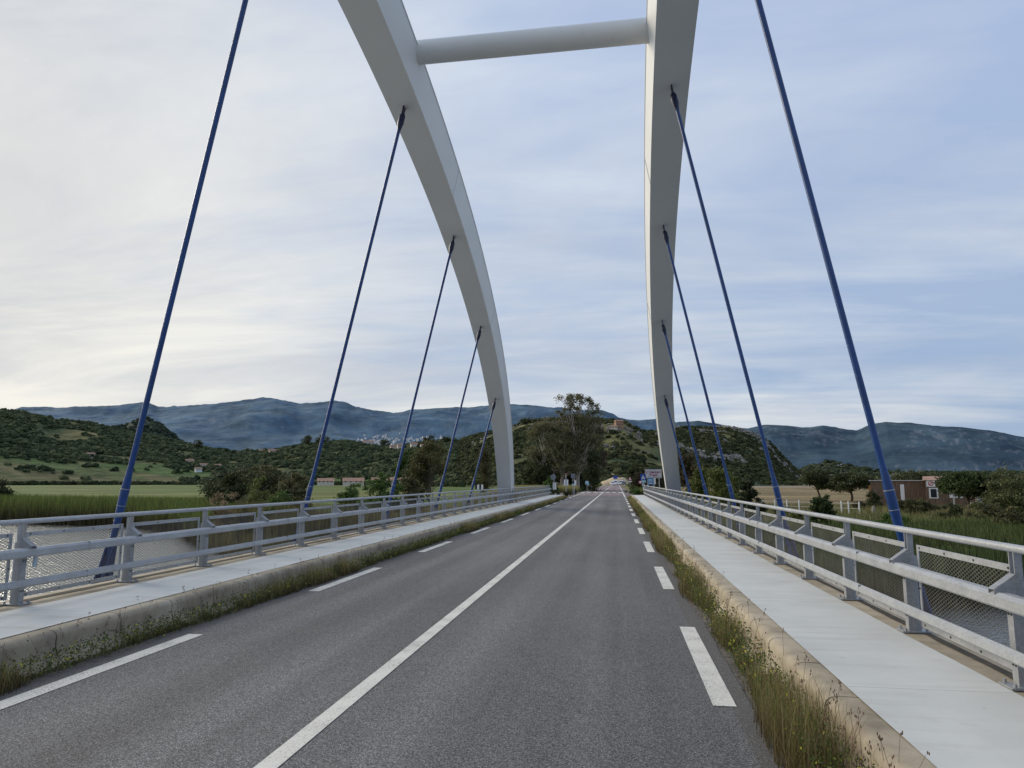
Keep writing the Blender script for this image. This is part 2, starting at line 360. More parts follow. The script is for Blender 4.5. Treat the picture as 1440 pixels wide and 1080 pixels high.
def smooth01(a, b, x): t = np.clip((x - a) / (b - a), 0, 1); return t * t * (3 - 2 * t)
def lerp3(a, b, t): return a * (1 - t[..., None]) + np.asarray(b) * t[..., None]
def ground_c(x, y):
    n = fbm(x * .02, y * .02, 4); n2 = fbm(x * .15 + 8, y * .15, 4)
    c = np.empty(x.shape + (3,)); c[:] = (.105, .145, .040)
    c = lerp3(c, (.16, .17, .055), smooth01(.45, .6, n) * .8)
    c = lerp3(c, (.09, .14, .04), smooth01(.5, .6, fbm(x * .004, y * .012 + 4, 3)) * .6)
    R = smooth01(2, 12, x); dry = smooth01(.40, .55, fbm(x * .012 + 5, y * .02, 3))
    c = lerp3(c, (.19, .155, .075), R * .9); c = lerp3(c, (.33, .235, .14), R * np.maximum(dry, .45) * smooth01(112, 135, y) * .95)
    c = lerp3(c, (.10, .13, .04), R * smooth01(105, 80, y))
    c = lerp3(c, (.30, .27, .23), R * smooth01(330, 480, y) * smooth01(.4, .55, n))
    band = smooth01(13, 6.5, np.abs(x - XC)) * (y > 60)
    c = lerp3(c, (.20, .17, .08), band * .8)
    bk = smooth01(7, 1, y - bank(x)) ; c = lerp3(c, (.045, .04, .028), bk)
    c = lerp3(c, (.06, .06, .03), smooth01(.55, .7, n2) * .4)
    end = smooth01(300, 325, y) * smooth01(17, 10, np.abs(x + 2))
    c = lerp3(c, (.42, .36, .27), end)
    return c
def sinh_grid(a, b, n, c, s):
    t = np.linspace(math.asinh((a - c) / s), math.asinh((b - c) / s), n); return c + s * np.sinh(t)
gx = sinh_grid(-14000, 14000, 340, 0, 32); gy = np.concatenate([sinh_grid(-3000, 60, 60, 60, 30)[:-1], sinh_grid(60, 16000, 300, 60, 45)])
GX, GY = np.meshgrid(gx, gy); GZ = ground_h(GX, GY)
def grid_faces(ny, nx):
    i = np.arange(ny - 1)[:, None] * nx + np.arange(nx - 1)[None, :]; i = i.ravel(); return np.stack([i, i + 1, i + 1 + nx, i + nx], 1)
tag(npmesh('ground', np.stack([GX, GY, GZ], -1).reshape(-1, 3), grid_faces(*GX.shape), M['ground'], cols=ground_c(GX, GY).reshape(-1, 3), smooth=True), kind='structure')
WZ = -4.0
mb = MB(); mb.add([(-1200, -90, WZ), (1200, -90, WZ), (1200, 240, WZ), (-1200, 240, WZ)], [(0, 1, 2, 3)]); tag(mb.build('river_water', M['water']), kind='structure')

# hill ranges: skyline given as picture column -> slope, standing at real distances
class Range:
    def __init__(s, prof, r0, r1, base=-2.5, amp=.06, nf=.012, pw=1.3, lo=-420, hi=1860):
        s.p = np.array(prof, float); s.r0 = np.array(r0, float); s.r1 = np.array(r1, float); s.base = base; s.amp = amp; s.nf = nf; s.pw = pw; s.lo = lo; s.hi = hi
        s.e = np.array([elev(a, b) for a, b in prof])
    def H(s, px): return CH + np.interp(px, s.p[:, 0], s.e) * s.R1(px)
    def R0(s, px): return np.interp(px, s.r0[:, 0], s.r0[:, 1])
    def R1(s, px): return np.interp(px, s.r1[:, 0], s.r1[:, 1])
    def h(s, px, r):
        t = (r - s.R0(px)) / (s.R1(px) - s.R0(px)); a = np.array(np.arctan((px - 720) / FP * math.cos(PITCH)) - YAW)
        x = r * np.sin(a); y = r * np.cos(a); S = np.sin(np.clip(t, 0, 1) * PI / 2) ** s.pw; S = np.where(t > 1, 1 - np.maximum(t - 1, 0) ** 1.3 * .9, S)
        pw_ = px + 110 * np.clip(1 - t, 0, 1) * (fbm(px * .014 + 3, t * 3.1 + s.nf * 900, 4) - .5); H = s.H(pw_) - s.base; n = ridged(x * s.nf, y * s.nf, 6) - .62
        env = np.clip(t, 0, 1) * np.clip(np.abs(t - 1) * 3.0, .12, 1)
        return s.base + H * S + np.maximum(H, 25) * s.amp * 4 * n * env, x, y, t
    def grid(s, nu, nr, tmax=1.5):
        px = np.linspace(s.lo, s.hi, nu); t = np.linspace(-.05, tmax, nr); PX, T = np.meshgrid(px, t); r = s.R0(PX) + T * (s.R1(PX) - s.R0(PX))
        z, x, y, _ = s.h(PX, r); return PX, T, r, x, y, z
    def find(s, px, py):        # where the line of sight meets the slope
        e = elev(px, py); r = np.linspace(s.R0(px), s.R1(px), 400); z, x, y, t = s.h(np.full(400, float(px)), r); k = np.argmax((z - CH) / r > e)
        if (z[k] - CH) / r[k] <= e: k = 399
        return float(x[k]), float(y[k]), float(z[k]), float(r[k])
far = Range([(-420, 560), (-200, 575), (0, 584), (20, 578), (45, 580), (70, 583), (110, 582), (150, 580), (195, 575), (210, 580), (240, 578), (290, 577), (330, 574), (360, 569), (385, 570), (410, 575), (440, 573), (460, 574), (490, 580), (520, 584), (550, 585), (575, 580), (600, 578), (640, 577), (690, 578), (715, 576), (740, 577), (775, 582), (810, 586), (845, 583), (870, 590), (900, 596), (930, 597), (955, 600), (1000, 604), (1060, 625), (1120, 650), (1200, 660), (1860, 668)],
            [(-420, 3200), (1860, 3600)], [(-420, 7500), (1860, 7500)], base=-30, amp=.10, nf=.0011, pw=1.25)
near_m = Range([(-420, 660), (860, 664), (900, 640), (930, 612), (955, 598), (975, 596), (990, 594), (1010, 596), (1040, 602), (1060, 604), (1080, 602), (1110, 603), (1130, 606), (1160, 605), (1190, 610), (1203, 611), (1225, 603), (1250, 599), (1280, 600), (1320, 602), (1360, 604), (1400, 608), (1440, 616), (1520, 630), (1860, 610)],
               [(-420, 2000), (1860, 2200)], [(-420, 4300), (1860, 4300)], base=-10, amp=.09, nf=.0018, pw=1.2, lo=700)
cone = Range([(-420, 672), (60, 640), (120, 612), (150, 604), (172, 600), (185, 594), (195, 591), (207, 593), (225, 604), (245, 618), (265, 632), (300, 650), (360, 668), (1860, 672)],
             [(-420, 1700), (1860, 1700)], [(-420, 2500), (1860, 2500)], base=-4, amp=.05, nf=.006, lo=20, hi=420)
front = Range([(-420, 560), (-150, 572), (0, 581), (20, 583), (40, 588), (60, 592), (80, 598), (130, 603), (175, 612), (230, 622), (265, 629), (300, 636), (340, 640), (380, 637), (420, 630), (450, 627), (480, 626), (510, 628), (540, 633), (570, 632), (600, 628), (640, 625), (660, 618), (700, 607), (740, 600), (770, 597), (800, 598), (840, 600), (862, 599), (880, 601), (893, 607), (905, 613), (930, 612), (945, 608), (960, 606), (990, 607), (1020, 607), (1050, 614), (1080, 625), (1100, 643), (1120, 662), (1135, 672), (1160, 674), (1860, 674)],
              [(-420, 800), (250, 800), (500, 700), (640, 480), (700, 420), (830, 385), (860, 375), (900, 385), (960, 430), (1120, 600), (1860, 700)],
              [(-420, 1700), (250, 1600), (420, 1300), (600, 1150), (700, 900), (800, 830), (900, 850), (960, 950), (1120, 1100), (1860, 1200)], base=-2.6, amp=.07, nf=.006, pw=1.15)
lowr = Range([(-420, 674), (1080, 674), (1115, 668), (1135, 660), (1150, 656), (1165, 651), (1180, 654), (1200, 659), (1225, 662), (1260, 667), (1320, 668), (1500, 666), (1860, 668)],
             [(-420, 1200), (1860, 1200)], [(-420, 1700), (1860, 1700)], base=-2.6, amp=.06, nf=.008, lo=1050)
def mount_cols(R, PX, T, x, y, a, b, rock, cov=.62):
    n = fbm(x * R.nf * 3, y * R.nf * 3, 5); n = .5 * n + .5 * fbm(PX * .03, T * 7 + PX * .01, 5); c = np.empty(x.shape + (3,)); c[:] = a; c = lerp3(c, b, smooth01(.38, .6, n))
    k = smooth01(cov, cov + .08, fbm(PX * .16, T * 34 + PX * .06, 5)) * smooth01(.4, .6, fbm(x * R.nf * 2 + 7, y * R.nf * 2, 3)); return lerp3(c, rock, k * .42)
def add_range(name, R, nu, nr, cf, mat):
    PX, T, r, x, y, z = R.grid(nu, nr); c = cf(PX, T, x, y)
    return tag(npmesh(name, np.stack([x, y, z], -1).reshape(-1, 3), grid_faces(*x.shape), mat, cols=c.reshape(-1, 3), smooth=True), kind='structure')
add_range('far_mountains', far, 900, 110, lambda P, T, x, y: lerp3(mount_cols(far, P, T, x, y, (.070, .118, .172), (.094, .150, .200), (.18, .22, .26), .60), (.115, .170, .215), smooth01(.5, 0, T) * .6), M['mount'])  # aerial haze painted into the vertex colours, paler towards the foot
add_range('right_mountains', near_m, 700, 110, lambda P, T, x, y: mount_cols(near_m, P, T, x, y, (.040, .070, .100), (.056, .090, .118), (.19, .20, .23), .60), M['mount'])  # bluish distance haze is part of these colours
add_range('cone_hill', cone, 220, 50, lambda P, T, x, y: mount_cols(cone, P, T, x, y, (.045, .06, .045), (.065, .08, .055), (.2, .2, .19)), M['hill'])
def field_mask(PX, t, x, y):
    f = smooth01(.40, .45, fbm(x * .0045 + 2, y * .007 + 1, 3))
    edge = .15 + .16 * (fbm(x * .006 + 1, y * .004, 3) - .5) * 2
    hedge = np.maximum(smooth01(.045, .02, np.abs(fbm(x * .006 + 4, y * .009, 2) - .50)), smooth01(.53, .57, fbm(x * .012 + 9, y * .010, 3)))
    left = smooth01(335, 290, PX) * smooth01(.03, -.03, t - edge)
    mid = smooth01(300, 340, PX) * smooth01(660, 600, PX) * smooth01(.03, -.03, t - edge * .8)
    leftc = np.clip((left + mid) * (1 - hedge), 0, 1)
    top = smooth01(.62, .7, t) * smooth01(.92, .85, t) * smooth01(.5, .56, fbm(x * .01 + 9, y * .01, 2)) * smooth01(260, 290, PX) * smooth01(400, 370, PX)
    cen = smooth01(835, 850, PX) * smooth01(930, 900, PX) * smooth01(.20, .27, t) * smooth01(.74, .62, t)
    return leftc, top, cen * .85
def front_cols(PX, T, x, y):
    n = fbm(x * .02, y * .02, 4); c = np.empty(x.shape + (3,)); c[:] = (.060, .078, .038); c = lerp3(c, (.135, .13, .06), smooth01(.45, .65, n))
    a, b, d = field_mask(PX, T, x, y)
    c = lerp3(c, (.070, .115, .040), a); c = lerp3(c, (.12, .115, .058), a * smooth01(.46, .54, fbm(x * .004 + 5, y * .008, 3))); c = lerp3(c, (.06, .10, .035), a * smooth01(.5, .6, fbm(x * .01 + 5, y * .02, 3)) * .6)
    c = lerp3(c, (.17, .19, .07), b); c = lerp3(c, (.155, .145, .058), d)
    rock = smooth01(.64, .70, fbm(x * .045, y * .045 + 3, 4)) * smooth01(600, 760, PX); c = lerp3(c, (.25, .235, .21), rock * .6)
    path = smooth01(.012, .004, np.abs(T - (.085 + .02 * np.sin(PX * .09) + (PX - 850) * -.0006))) * smooth01(838, 845, PX) * smooth01(880, 872, PX)
    path = np.maximum(path, smooth01(6, 2.5, np.abs(PX - 891 + (T - .07) * 60)) * smooth01(.02, .03, T) * smooth01(.13, .10, T))
    return lerp3(c, (.50, .38, .26), path)
add_range('front_hills', front, 1100, 160, front_cols, M['hill'])
add_range('low_ridge', lowr, 300, 40, lambda P, T, x, y: mount_cols(lowr, P, T, x, y, (.05, .065, .035), (.08, .09, .05), (.3, .28, .26), .56), M['hill'])

def edge_hedge():
    px = np.concatenate([RNG.uniform(-60, 330, 900), RNG.uniform(330, 660, 500)]); r = front.R0(px) * RNG.uniform(.96, 1.02, len(px)); a = np.arctan((px - 720) / FP * math.cos(PITCH)) - YAW
    S = RNG.uniform(1.2, 3.2, len(px)); q = RNG.random(len(px))[:, None]; k = fbm(px * .05, px * 0 + 2, 3) > .38; P = np.stack([r * np.sin(a), r * np.cos(a), -2 + S * .4], -1)
    tag(clumps('hedgerow', P[k], S[k], (np.array((.02, .03, .014)) * (1 - q) + np.array((.05, .065, .028)) * q)[k], M['clump']), 'dark hedge line between the flat fields and the foot of the left hills', 'hedge', kind='stuff')
# icosphere clumps for scrub, merged into one object per hillside (nobody could count them)
import bmesh
def ico(sub):
    b = bmesh.new(); bmesh.ops.create_icosphere(b, subdivisions=sub, radius=1); V = np.array([v.co[:] for v in b.verts]); Fc = np.array([[v.index for v in f.verts] for f in b.faces]); b.free(); return V, Fc
ICV, ICF = ico(2)
def clumps(name, P, S, C, mat, squash=.75, jit=.42):
    n = len(P); k = len(ICV); J = 1 + jit * (RNG.random((n, k, 1)) * 2 - 1)
    V = ICV[None] * J * S[:, None, None] * np.array([1, 1, squash])[None, None] * (1 + .3 * (RNG.random((n, 1, 3)) - .5)) + P[:, None]
    Fc = (ICF[None] + (np.arange(n) * k)[:, None, None]).reshape(-1, 3)
    Cc = np.repeat(C[:, None], k, 1) * (1 + .30 * (RNG.random((n, k, 1)) * 2 - 1)); 
    return npmesh(name, V.reshape(-1, 3), Fc, mat, cols=Cc.reshape(-1, 3), smooth=False)
def m_clump():
    t = NT('scrub_foliage'); c = t.attr(); f = t.ramp(t.noise(.9, 5, rough=.75), [(.3, .45), (.7, 1.5)]); c = t.mix(c, f, 1.0, 'MULTIPLY')
    return t.done(t.pbsdf(c, .95, normal=t.bump(t.noise(1.2, 4), 1.0, .6), spec=.05))
M['clump'] = m_clump()
def scrub(name, R, n, lo, hi, t0, t1, smin, smax, cA, cB, maskf=None, rock=False):
    px = RNG.uniform(lo, hi, n); t = RNG.uniform(t0, t1, n) ** .9; r = R.R0(px) + t * (R.R1(px) - R.R0(px)); z, x, y, _ = R.h(px, r)
    d = fbm(x * .03 + 3, y * .03, 3) + RNG.random(n) * .25; keep = d > (.56)
    if maskf is not None: keep &= ~maskf(px, t, x, y)
    x, y, z, t, px = x[keep], y[keep], z[keep], t[keep], px[keep]; m = len(x)
    S = RNG.uniform(smin, smax, m) * (.75 + .5 * RNG.random(m)); q = RNG.random(m)[:, None]
    return clumps(name, np.stack([x, y, z + S * .25], -1), S, np.array(cA) * (1 - q) + np.array(cB) * q, M['clump'])
def fm(px, t, x, y):
    a, b, d = field_mask(px, t, x, y); return (RNG.random(len(px)) < np.clip(a + b + d * 1.05, 0, .975))
edge_hedge()
tag(scrub('hill_scrub', front, 24000, -60, 640, .02, 1.04, 1.5, 4.6, (.026, .040, .022), (.095, .11, .052), fm), 'dark evergreen scrub covering the left hillside above the fields', 'scrub', kind='stuff')
tag(scrub('hill_scrub', front, 19000, 640, 1125, .02, 1.04, .8, 2.6, (.022, .030, .015), (.082, .088, .038), fm), 'low maquis scrub covering the rocky hill at the end of the road', 'scrub', kind='stuff')
tag(scrub('hill_scrub', cone, 1200, 60, 300, .4, 1.05, 4, 9, (.032, .045, .030), (.055, .068, .042)), 'scrub on the small cone-shaped hill behind the left ridge', 'scrub', kind='stuff')
tag(scrub('hill_scrub', lowr, 1200, 1085, 1500, .1, 1.05, 3, 7, (.03, .04, .022), (.065, .078, .04)), 'scrub on the low ridge right of the bridge', 'scrub', kind='stuff')
def rocks(name, R, n, lo, hi, t0, t1, smin, smax, thr, label):
    px = RNG.uniform(lo, hi, n); t = RNG.uniform(t0, t1, n); r = R.R0(px) + t * (R.R1(px) - R.R0(px)); z, x, y, _ = R.h(px, r)
    keep = fbm(x * .02 + 40, y * .02, 3) > thr; x, y, z = x[keep], y[keep], z[keep]; m = len(x); S = RNG.uniform(smin, smax, m) ** 1.0
    q = RNG.random(m)[:, None]; o = clumps(name, np.stack([x, y, z + S * .6], -1), S, np.array((.17, .16, .145)) * (1 - q) + np.array((.33, .31, .285)) * q, M['clump'], 1.0, .35)
    return tag(o, label, 'rocks', kind='stuff')
rocks('rock_outcrops', front, 5200, 925, 1125, .22, .97, .7, 2.0, .53, 'pale granite outcrops on the hill right of the road')
rocks('rock_outcrops', front, 1300, 660, 905, .3, .97, .6, 1.5, .56, 'pale boulders scattered on the hill behind the tall trees')
rocks('rock_outcrops', lowr, 420, 1120, 1300, .4, 1.0, 1, 2.6, .5, 'pale rocks along the low ridge on the right')

# ------------------------------------------------------------------ the bridge deck, road, kerbs, walkways
Y0, Y1, ZW = -14.0, 81.0, .34
mb = MB(); mb.box(-8.0, 3.45, -60, Y1, -1.0, -.02); mb.box(-8.0, 3.45, 54, 57, -7, -1.003); tag(mb.build('bridge_deck', M['concrete']), kind='structure')
def wav(y, a, s): return a * (fbm(np.array(y * s), np.array(3.7), 4) - .5)
def strip(name, xl, xr, ya, yb, z, mat, step=.25, wl=0, wr=0, s=1.0, far_step=2.0):
    ys = [ya]
    while ys[-1] < yb: ys.append(min(yb, ys[-1] + (step if ys[-1] < 40 else far_step)))
    ys = np.array(ys); L = xl + wl * (fbm(ys * s, ys * 0 + 1.7, 5) - .5) * 2; R = xr + wr * (fbm(ys * s, ys * 0 + 8.7, 5) - .5) * 2
    V = np.concatenate([np.stack([L, ys, np.full_like(ys, z)], 1), np.stack([R, ys, np.full_like(ys, z)], 1)]); n = len(ys); i = np.arange(n - 1)
    return tag(npmesh(name, V, np.stack([i, i + n, i + n + 1, i + 1], 1), mat), kind='structure')
strip('verge_dirt', -5.95, 1.62, -14, 81.5, -.006, M['dirt'])
strip('road', -5.50, 1.10, -14, 95, 0.0, M['asphalt'], .12, .09, .09, .8)
# approach road: reddish surface with flared shoulders
ys = np.array([95, 98, 104, 112, 120, 130, 150, 200, 260, 340.]); L = np.array([-5.9, -10.5, -13.5, -10.5, -7.6, -6.3, -5.9, -5.8, -5.7, -5.5]); R = np.array([1.5, 3.2, 4.6, 5.2, 4.6, 3.0, 1.9, 1.6, 1.5, 1.4])
n = len(ys); V = np.concatenate([np.stack([L, ys, ys * 0], 1), np.stack([R, ys, ys * 0], 1)]); i = np.arange(n - 1)
tag(npmesh('approach_road', V, np.stack([i, i + n, i + n + 1, i + 1], 1), M['pink']), kind='structure')
mb = MB(); mb.add([(-6.3, 81.5, -.003), (1.9, 81.5, -.003), (3.2, 98, -.003), (-10.5, 98, -.003)], [(0, 1, 2, 3)]); tag(mb.build('shoulder', M['pink']), kind='structure')
def mark(mb, x0, x1, y0, y1, z=.005):
    k = max(1, int((y1 - y0) / .8))
    if y0 > 45: k = 1
    for j in range(k):
        a = y0 + (y1 - y0) * j / k; b = y0 + (y1 - y0) * (j + 1) / k; mb.add([(x0, a, z), (x1, a, z), (x1, b, z), (x0, b, z)], [(0, 1, 2, 3)])
mb = MB(); mark(mb, -2.44, -2.28, -14, 338); tag(mb.build('centre_line', M['paint']), kind='structure')
mb = MB()
for k in range(-3, 12):
    a = 6.55 + 6.66 * k; mark(mb, .77, .965, a, a + 3.35)
mark(mb, .78, .96, 87, 338, .006); tag(mb.build('right_edge_line', M['paint']), kind='structure')
mb = MB()
for k in range(-3, 12):
    a = 5.15 + 6.93 * k; mark(mb, -5.33 - .002 * max(0, a), -5.13 - .002 * max(0, a), a, a + 3.4)
mark(mb, -5.5, -5.33, 88, 338, .006); tag(mb.build('left_edge_line', M['paint']), kind='structure')
mb = MB()
for k in range(7): mark(mb, -6.0 + 1.03 * k, -5.42 + 1.03 * k, 117, 124, .009)
tag(mb.build('zebra_crossing', M['paint']), kind='structure')
# kerbs of one-metre concrete blocks
KP = [(.26, .34), (.10, .345), (.045, .335), (.012, .31), (0, .275), (.005, .22), (.0, .16), (-.03, .09), (-.08, .04), (-.13, 0.0), (-.13, -.02), (.26, -.02)]
def kerb(name, x_nose, sgn, ya, yb, off):
    mb = MB(); y = ya + off; rr = random.Random(3)
    while y < yb:
        b = min(yb, y + .99); g = .008; dx = rr.uniform(-.004, .004); dz = rr.uniform(-.003, .003)
        prof = [(x_nose + sgn * (u + dx), z + dz) for u, z in KP]
        if sgn < 0: prof = prof[::-1]
        mb.extr(prof, y + g, b - g, 0); y += .99
    prof = [(x_nose + sgn * (u + .014), z - .012) for u, z in KP]
    if sgn < 0: prof = prof[::-1]
    mb.extr(prof, ya, yb - .03, 1)
    o = mb.build(name, [M['kerb'], M['black']], smooth=50); return tag(o, kind='structure')
kerb('right_kerb', 1.47, 1, -14, 81, .93); kerb('left_kerb', -5.86, -1, -14, 81, .2)
strip('right_walkway', 1.70, 2.88, -14, 81, ZW + .008, M['walk'], .2, .006, .02, 1.2)
strip('left_walkway', -7.30, -6.09, -14, 81, ZW + .008, M['walk'], .2, .02, .006, 1.2)
mb = MB(); mb.box(1.72, 3.42, -14, 81, -.018, ZW); tag(mb.build('right_pavement', M['kerb']), kind='structure')
mb = MB(); mb.box(-7.97, -6.11, -14, 81, -.018, ZW); tag(mb.build('left_pavement', M['kerb']), kind='structure')
M['moss_shade'] = m_plain('dark_moss_grit_and_contact_shade', (.055, .048, .036), .95, var=.5, sc=14, bump=.6, obj=False)  # mossy grit that also paints the contact shadow along the railing feet
strip('grit_contact_shade', -7.80, -7.655, -2, 81, ZW + .006, M['moss_shade'], .1, .0, .035, 2.2)
strip('grit_contact_shade', 3.075, 3.16, -2, 81, ZW + .006, M['moss_shade'], .1, .03, .0, 2.2)
# blue tie girders outside the deck
for nm, x0, x1, lb in (('tie_girder', 3.85, 4.60, 'blue steel tie girder running outside the right railing'), ('tie_girder', -9.0, -8.25, 'blue steel tie girder running outside the left railing')):
    mb = MB(); mb.box(x0, x1, -56, 58, -1.1, -.10, bev=.02)
    for y in np.arange(-54, 57, 7.2): 
        a, b = (3.45, x0) if x0 > 0 else (x1, -8.0); mb.box(a + .003, b - .003, y - .15, y + .15, -.9, -.3)
    tag(mb.build(nm, M['girder']), lb, 'girder', 'tie girders')

# ------------------------------------------------------------------ arches, cross brace, hangers
AV = (13.37138215278345, 0.004550994358001702, 5.3051229954332495, 3.7338866577416083, 0.15353726655566252, 0.9512781053496047, 1.141482506100076, 2.6202426730006306e-05, 0.004105380862318292, 0.044495067304525106)
def arch_c(Y, s):
    Z0, k, Yc, xa, tx, wd, d, k3, t2, xo = AV; q = abs(Y - Yc); Z = Z0 - k * q * q - k3 * q ** 3
    zc_ = max(Z, 3.5); X = -2.13 + xo + s * (xa - tx * (zc_ - 12.6) + t2 * (zc_ - 12.6) ** 2 - (tx - 2 * t2 * (zc_ - 12.6)) * (Z - zc_)); return Vector((X, Y, Z))
AY1 = 5.305
while arch_c(AY1, 1).z > .02: AY1 += .05
def arch_frame(Y, s):
    e = .05; T = (arch_c(Y + e, s) - arch_c(Y - e, s)).normalized()
    pl = Vector((-s * AV[4], 0, 1)).normalized(); B = Vector((0, 1, 0)).cross(pl)
    if B.x * s > 0: B = -B                       # points to the inside of the bridge
    N = B.cross(T)
    if N.z < 0: N = -N
    return arch_c(Y, s), B.normalized(), N.normalized()
for s, lb in ((-1, 'white inclined steel arch rising on the left side of the road'), (1, 'white inclined steel arch rising on the right side of the road')):
    root = thing('bridge_arch', lb, 'arch', tuple(arch_c(AY1, s)), group='bridge arches'); o0 = Vector(root.location)
    ys = np.linspace(2 * AV[2] - AY1, AY1, 120); wd, d = AV[5], AV[6]
    def sweep(rect, name, mat):
        mb = MB(); rings = []
        for Y in ys:
            P, B, N = arch_frame(float(Y), s); rings.append([P + B * a + N * b - o0 for a, b in rect])
        n = len(rect); vs = [q for r in rings for q in r]; fs = [(i * n + j, i * n + (j + 1) % n, (i + 1) * n + (j + 1) % n, (i + 1) * n + j) for i in range(len(ys) - 1) for j in range(n)]
        fs += [tuple(range(n)), tuple(range((len(ys) - 1) * n, len(ys) * n))[::-1]]
        mb.add(vs, fs); o = mb.build(name, mat, root, smooth=35); return o
    sweep([(-wd / 2, .02), (wd / 2, .02), (wd / 2, d - .02), (-wd / 2, d - .02)], 'arch_box', M['arch'])
    sweep([(-wd / 2 - .018, 0), (wd / 2 + .018, 0), (wd / 2 + .018, .018), (-wd / 2 - .018, .018)], 'bottom_flange', M['arch'])
    sweep([(-wd / 2 - .018, d - .018), (wd / 2 + .018, d - .018), (wd / 2 + .018, d), (-wd / 2 - .018, d)], 'top_flange', M['arch'])
    for Y in (12.9, 23.1, 33.0, 44.0):                      # raised weld seams round the box
            mb = MB(); P, B, N = arch_frame(Y, s); P2, B2, N2 = arch_frame(Y + .016, s); g = .004
            ring = [(-wd / 2 - .02, -g), (wd / 2 + .02, -g), (wd / 2 + .02, d + g), (-wd / 2 - .02, d + g)]
            mb.prism([P + B * a + N * b - o0 for a, b in ring], [P2 + B2 * a + N2 * b - o0 for a, b in ring]); mb.build('weld_seam', M['arch'], root)
YB = 17.72; ZB = 13.68
PL, BL, NL = arch_frame(YB + .25, -1); PR, BR, NR = arch_frame(YB + .25, 1)
root = thing('cross_brace', 'round white tube bracing the two arches high above the road', 'brace', (XC, YB, ZB))
mb = MB(); mb.tube([(-5.42 - XC, 0, -.02), (1.17 - XC, 0, .03)], .315, 32); mb.build('tube', M['arch'], root, smooth=40)
for xx in (-5.40, 1.15):
    mb = MB(); mb.tube([(xx - XC - .02, 0, 0), (xx - XC + .02, 0, 0)], .335, 32); mb.build('end_collar', M['arch'], root, smooth=40)
hl = ['nearest blue hanger of the %s arch, running out of the top of the view', 'second blue hanger from the camera on the %s arch', 'middle blue hanger of the five on the %s arch', 'fourth blue hanger from the camera on the %s arch', 'farthest and shortest blue hanger of the %s arch']
HY = [11.15, 18.5, 25.8, 33.1, 40.4]
for s, side in ((-1, 'left'), (1, 'right')):
    for k, Y in enumerate(HY):
        top = arch_c(Y, s) + (Vector((s * (.36 if s < 0 else .22), 0, 0)) if k == 0 else Vector()); bot = Vector((-8.62 if s < 0 else 4.2, Y - (.1 if s > 0 else 0), .03)); dv = (top - bot).normalized(); Lh = (top - bot).length
        root = thing('hanger_cable', hl[k] % side, 'hanger cable', tuple(bot), group='blue hanger cables'); P = lambda a: dv * a
        mb = MB(); mb.tube([P(2.0), P(Lh - .6)], .048, 14); mb.build('rod', M['blue'], root, smooth=40)
        mb = MB(); mb.tube([P(.65), P(.9), P(1.15), P(1.48), P(1.77), P(2.0), P(2.2)], [.05, .052, .056, .070, .072, .054, .045], 18); mb.build('socket', M['blue'], root, smooth=40)
        mb = MB(); mb.tube([P(1.76), P(1.775)], .0745, 18); mb.build('ring', M['galv2'], root, smooth=40); mb = MB(); mb.tube([P(1.478), P(1.488)], .0725, 18); mb.build('ring', M['galv2'], root, smooth=40)
        mb = MB()
        for o_ in (-.06, .06):
            sx_ = Vector((o_, 0, 0)); hw = [(.21, -.14), (.20, .08), (.10, .42), (.05, .80)]
            a = [P(z) + sx_ + Vector((-.012, -w_, 0)) for w_, z in hw] + [P(z) + sx_ + Vector((-.012, w_, 0)) for w_, z in hw[::-1]]
            b = [q + Vector((.024, 0, 0)) for q in a]; mb.prism(a, b)
        mb.tube([P(.35) + Vector((-.11, 0, 0)), P(.35) + Vector((.11, 0, 0))], .05, 14); mb.build('base_fork', M['blue'], root, smooth=40)
        mb = MB(); mb.tube([P(Lh - .78), P(Lh - .62), P(Lh - .48), P(Lh - .26), P(Lh - .18)], [.045, .065, .095, .085, .045], 14, sy=.8)
        mb.tube([P(Lh - .36) + Vector((0, -.1, 0)), P(Lh - .36) + Vector((0, .1, 0))], .04, 12); mb.build('top_clevis', M['darkblue'], root, smooth=40)
        mb = MB(); a = [P(Lh - .5) + Vector((-.015, -.05, 0)), P(Lh - .5) + Vector((-.015, .05, 0)), P(Lh + .02) + Vector((-.015, .10, 0)), P(Lh + .02) + Vector((-.015, -.10, 0))]
        mb.prism(a, [q + Vector((.03, 0, 0)) for q in a]); mb.build('lug_plate', M['darkblue'], root)

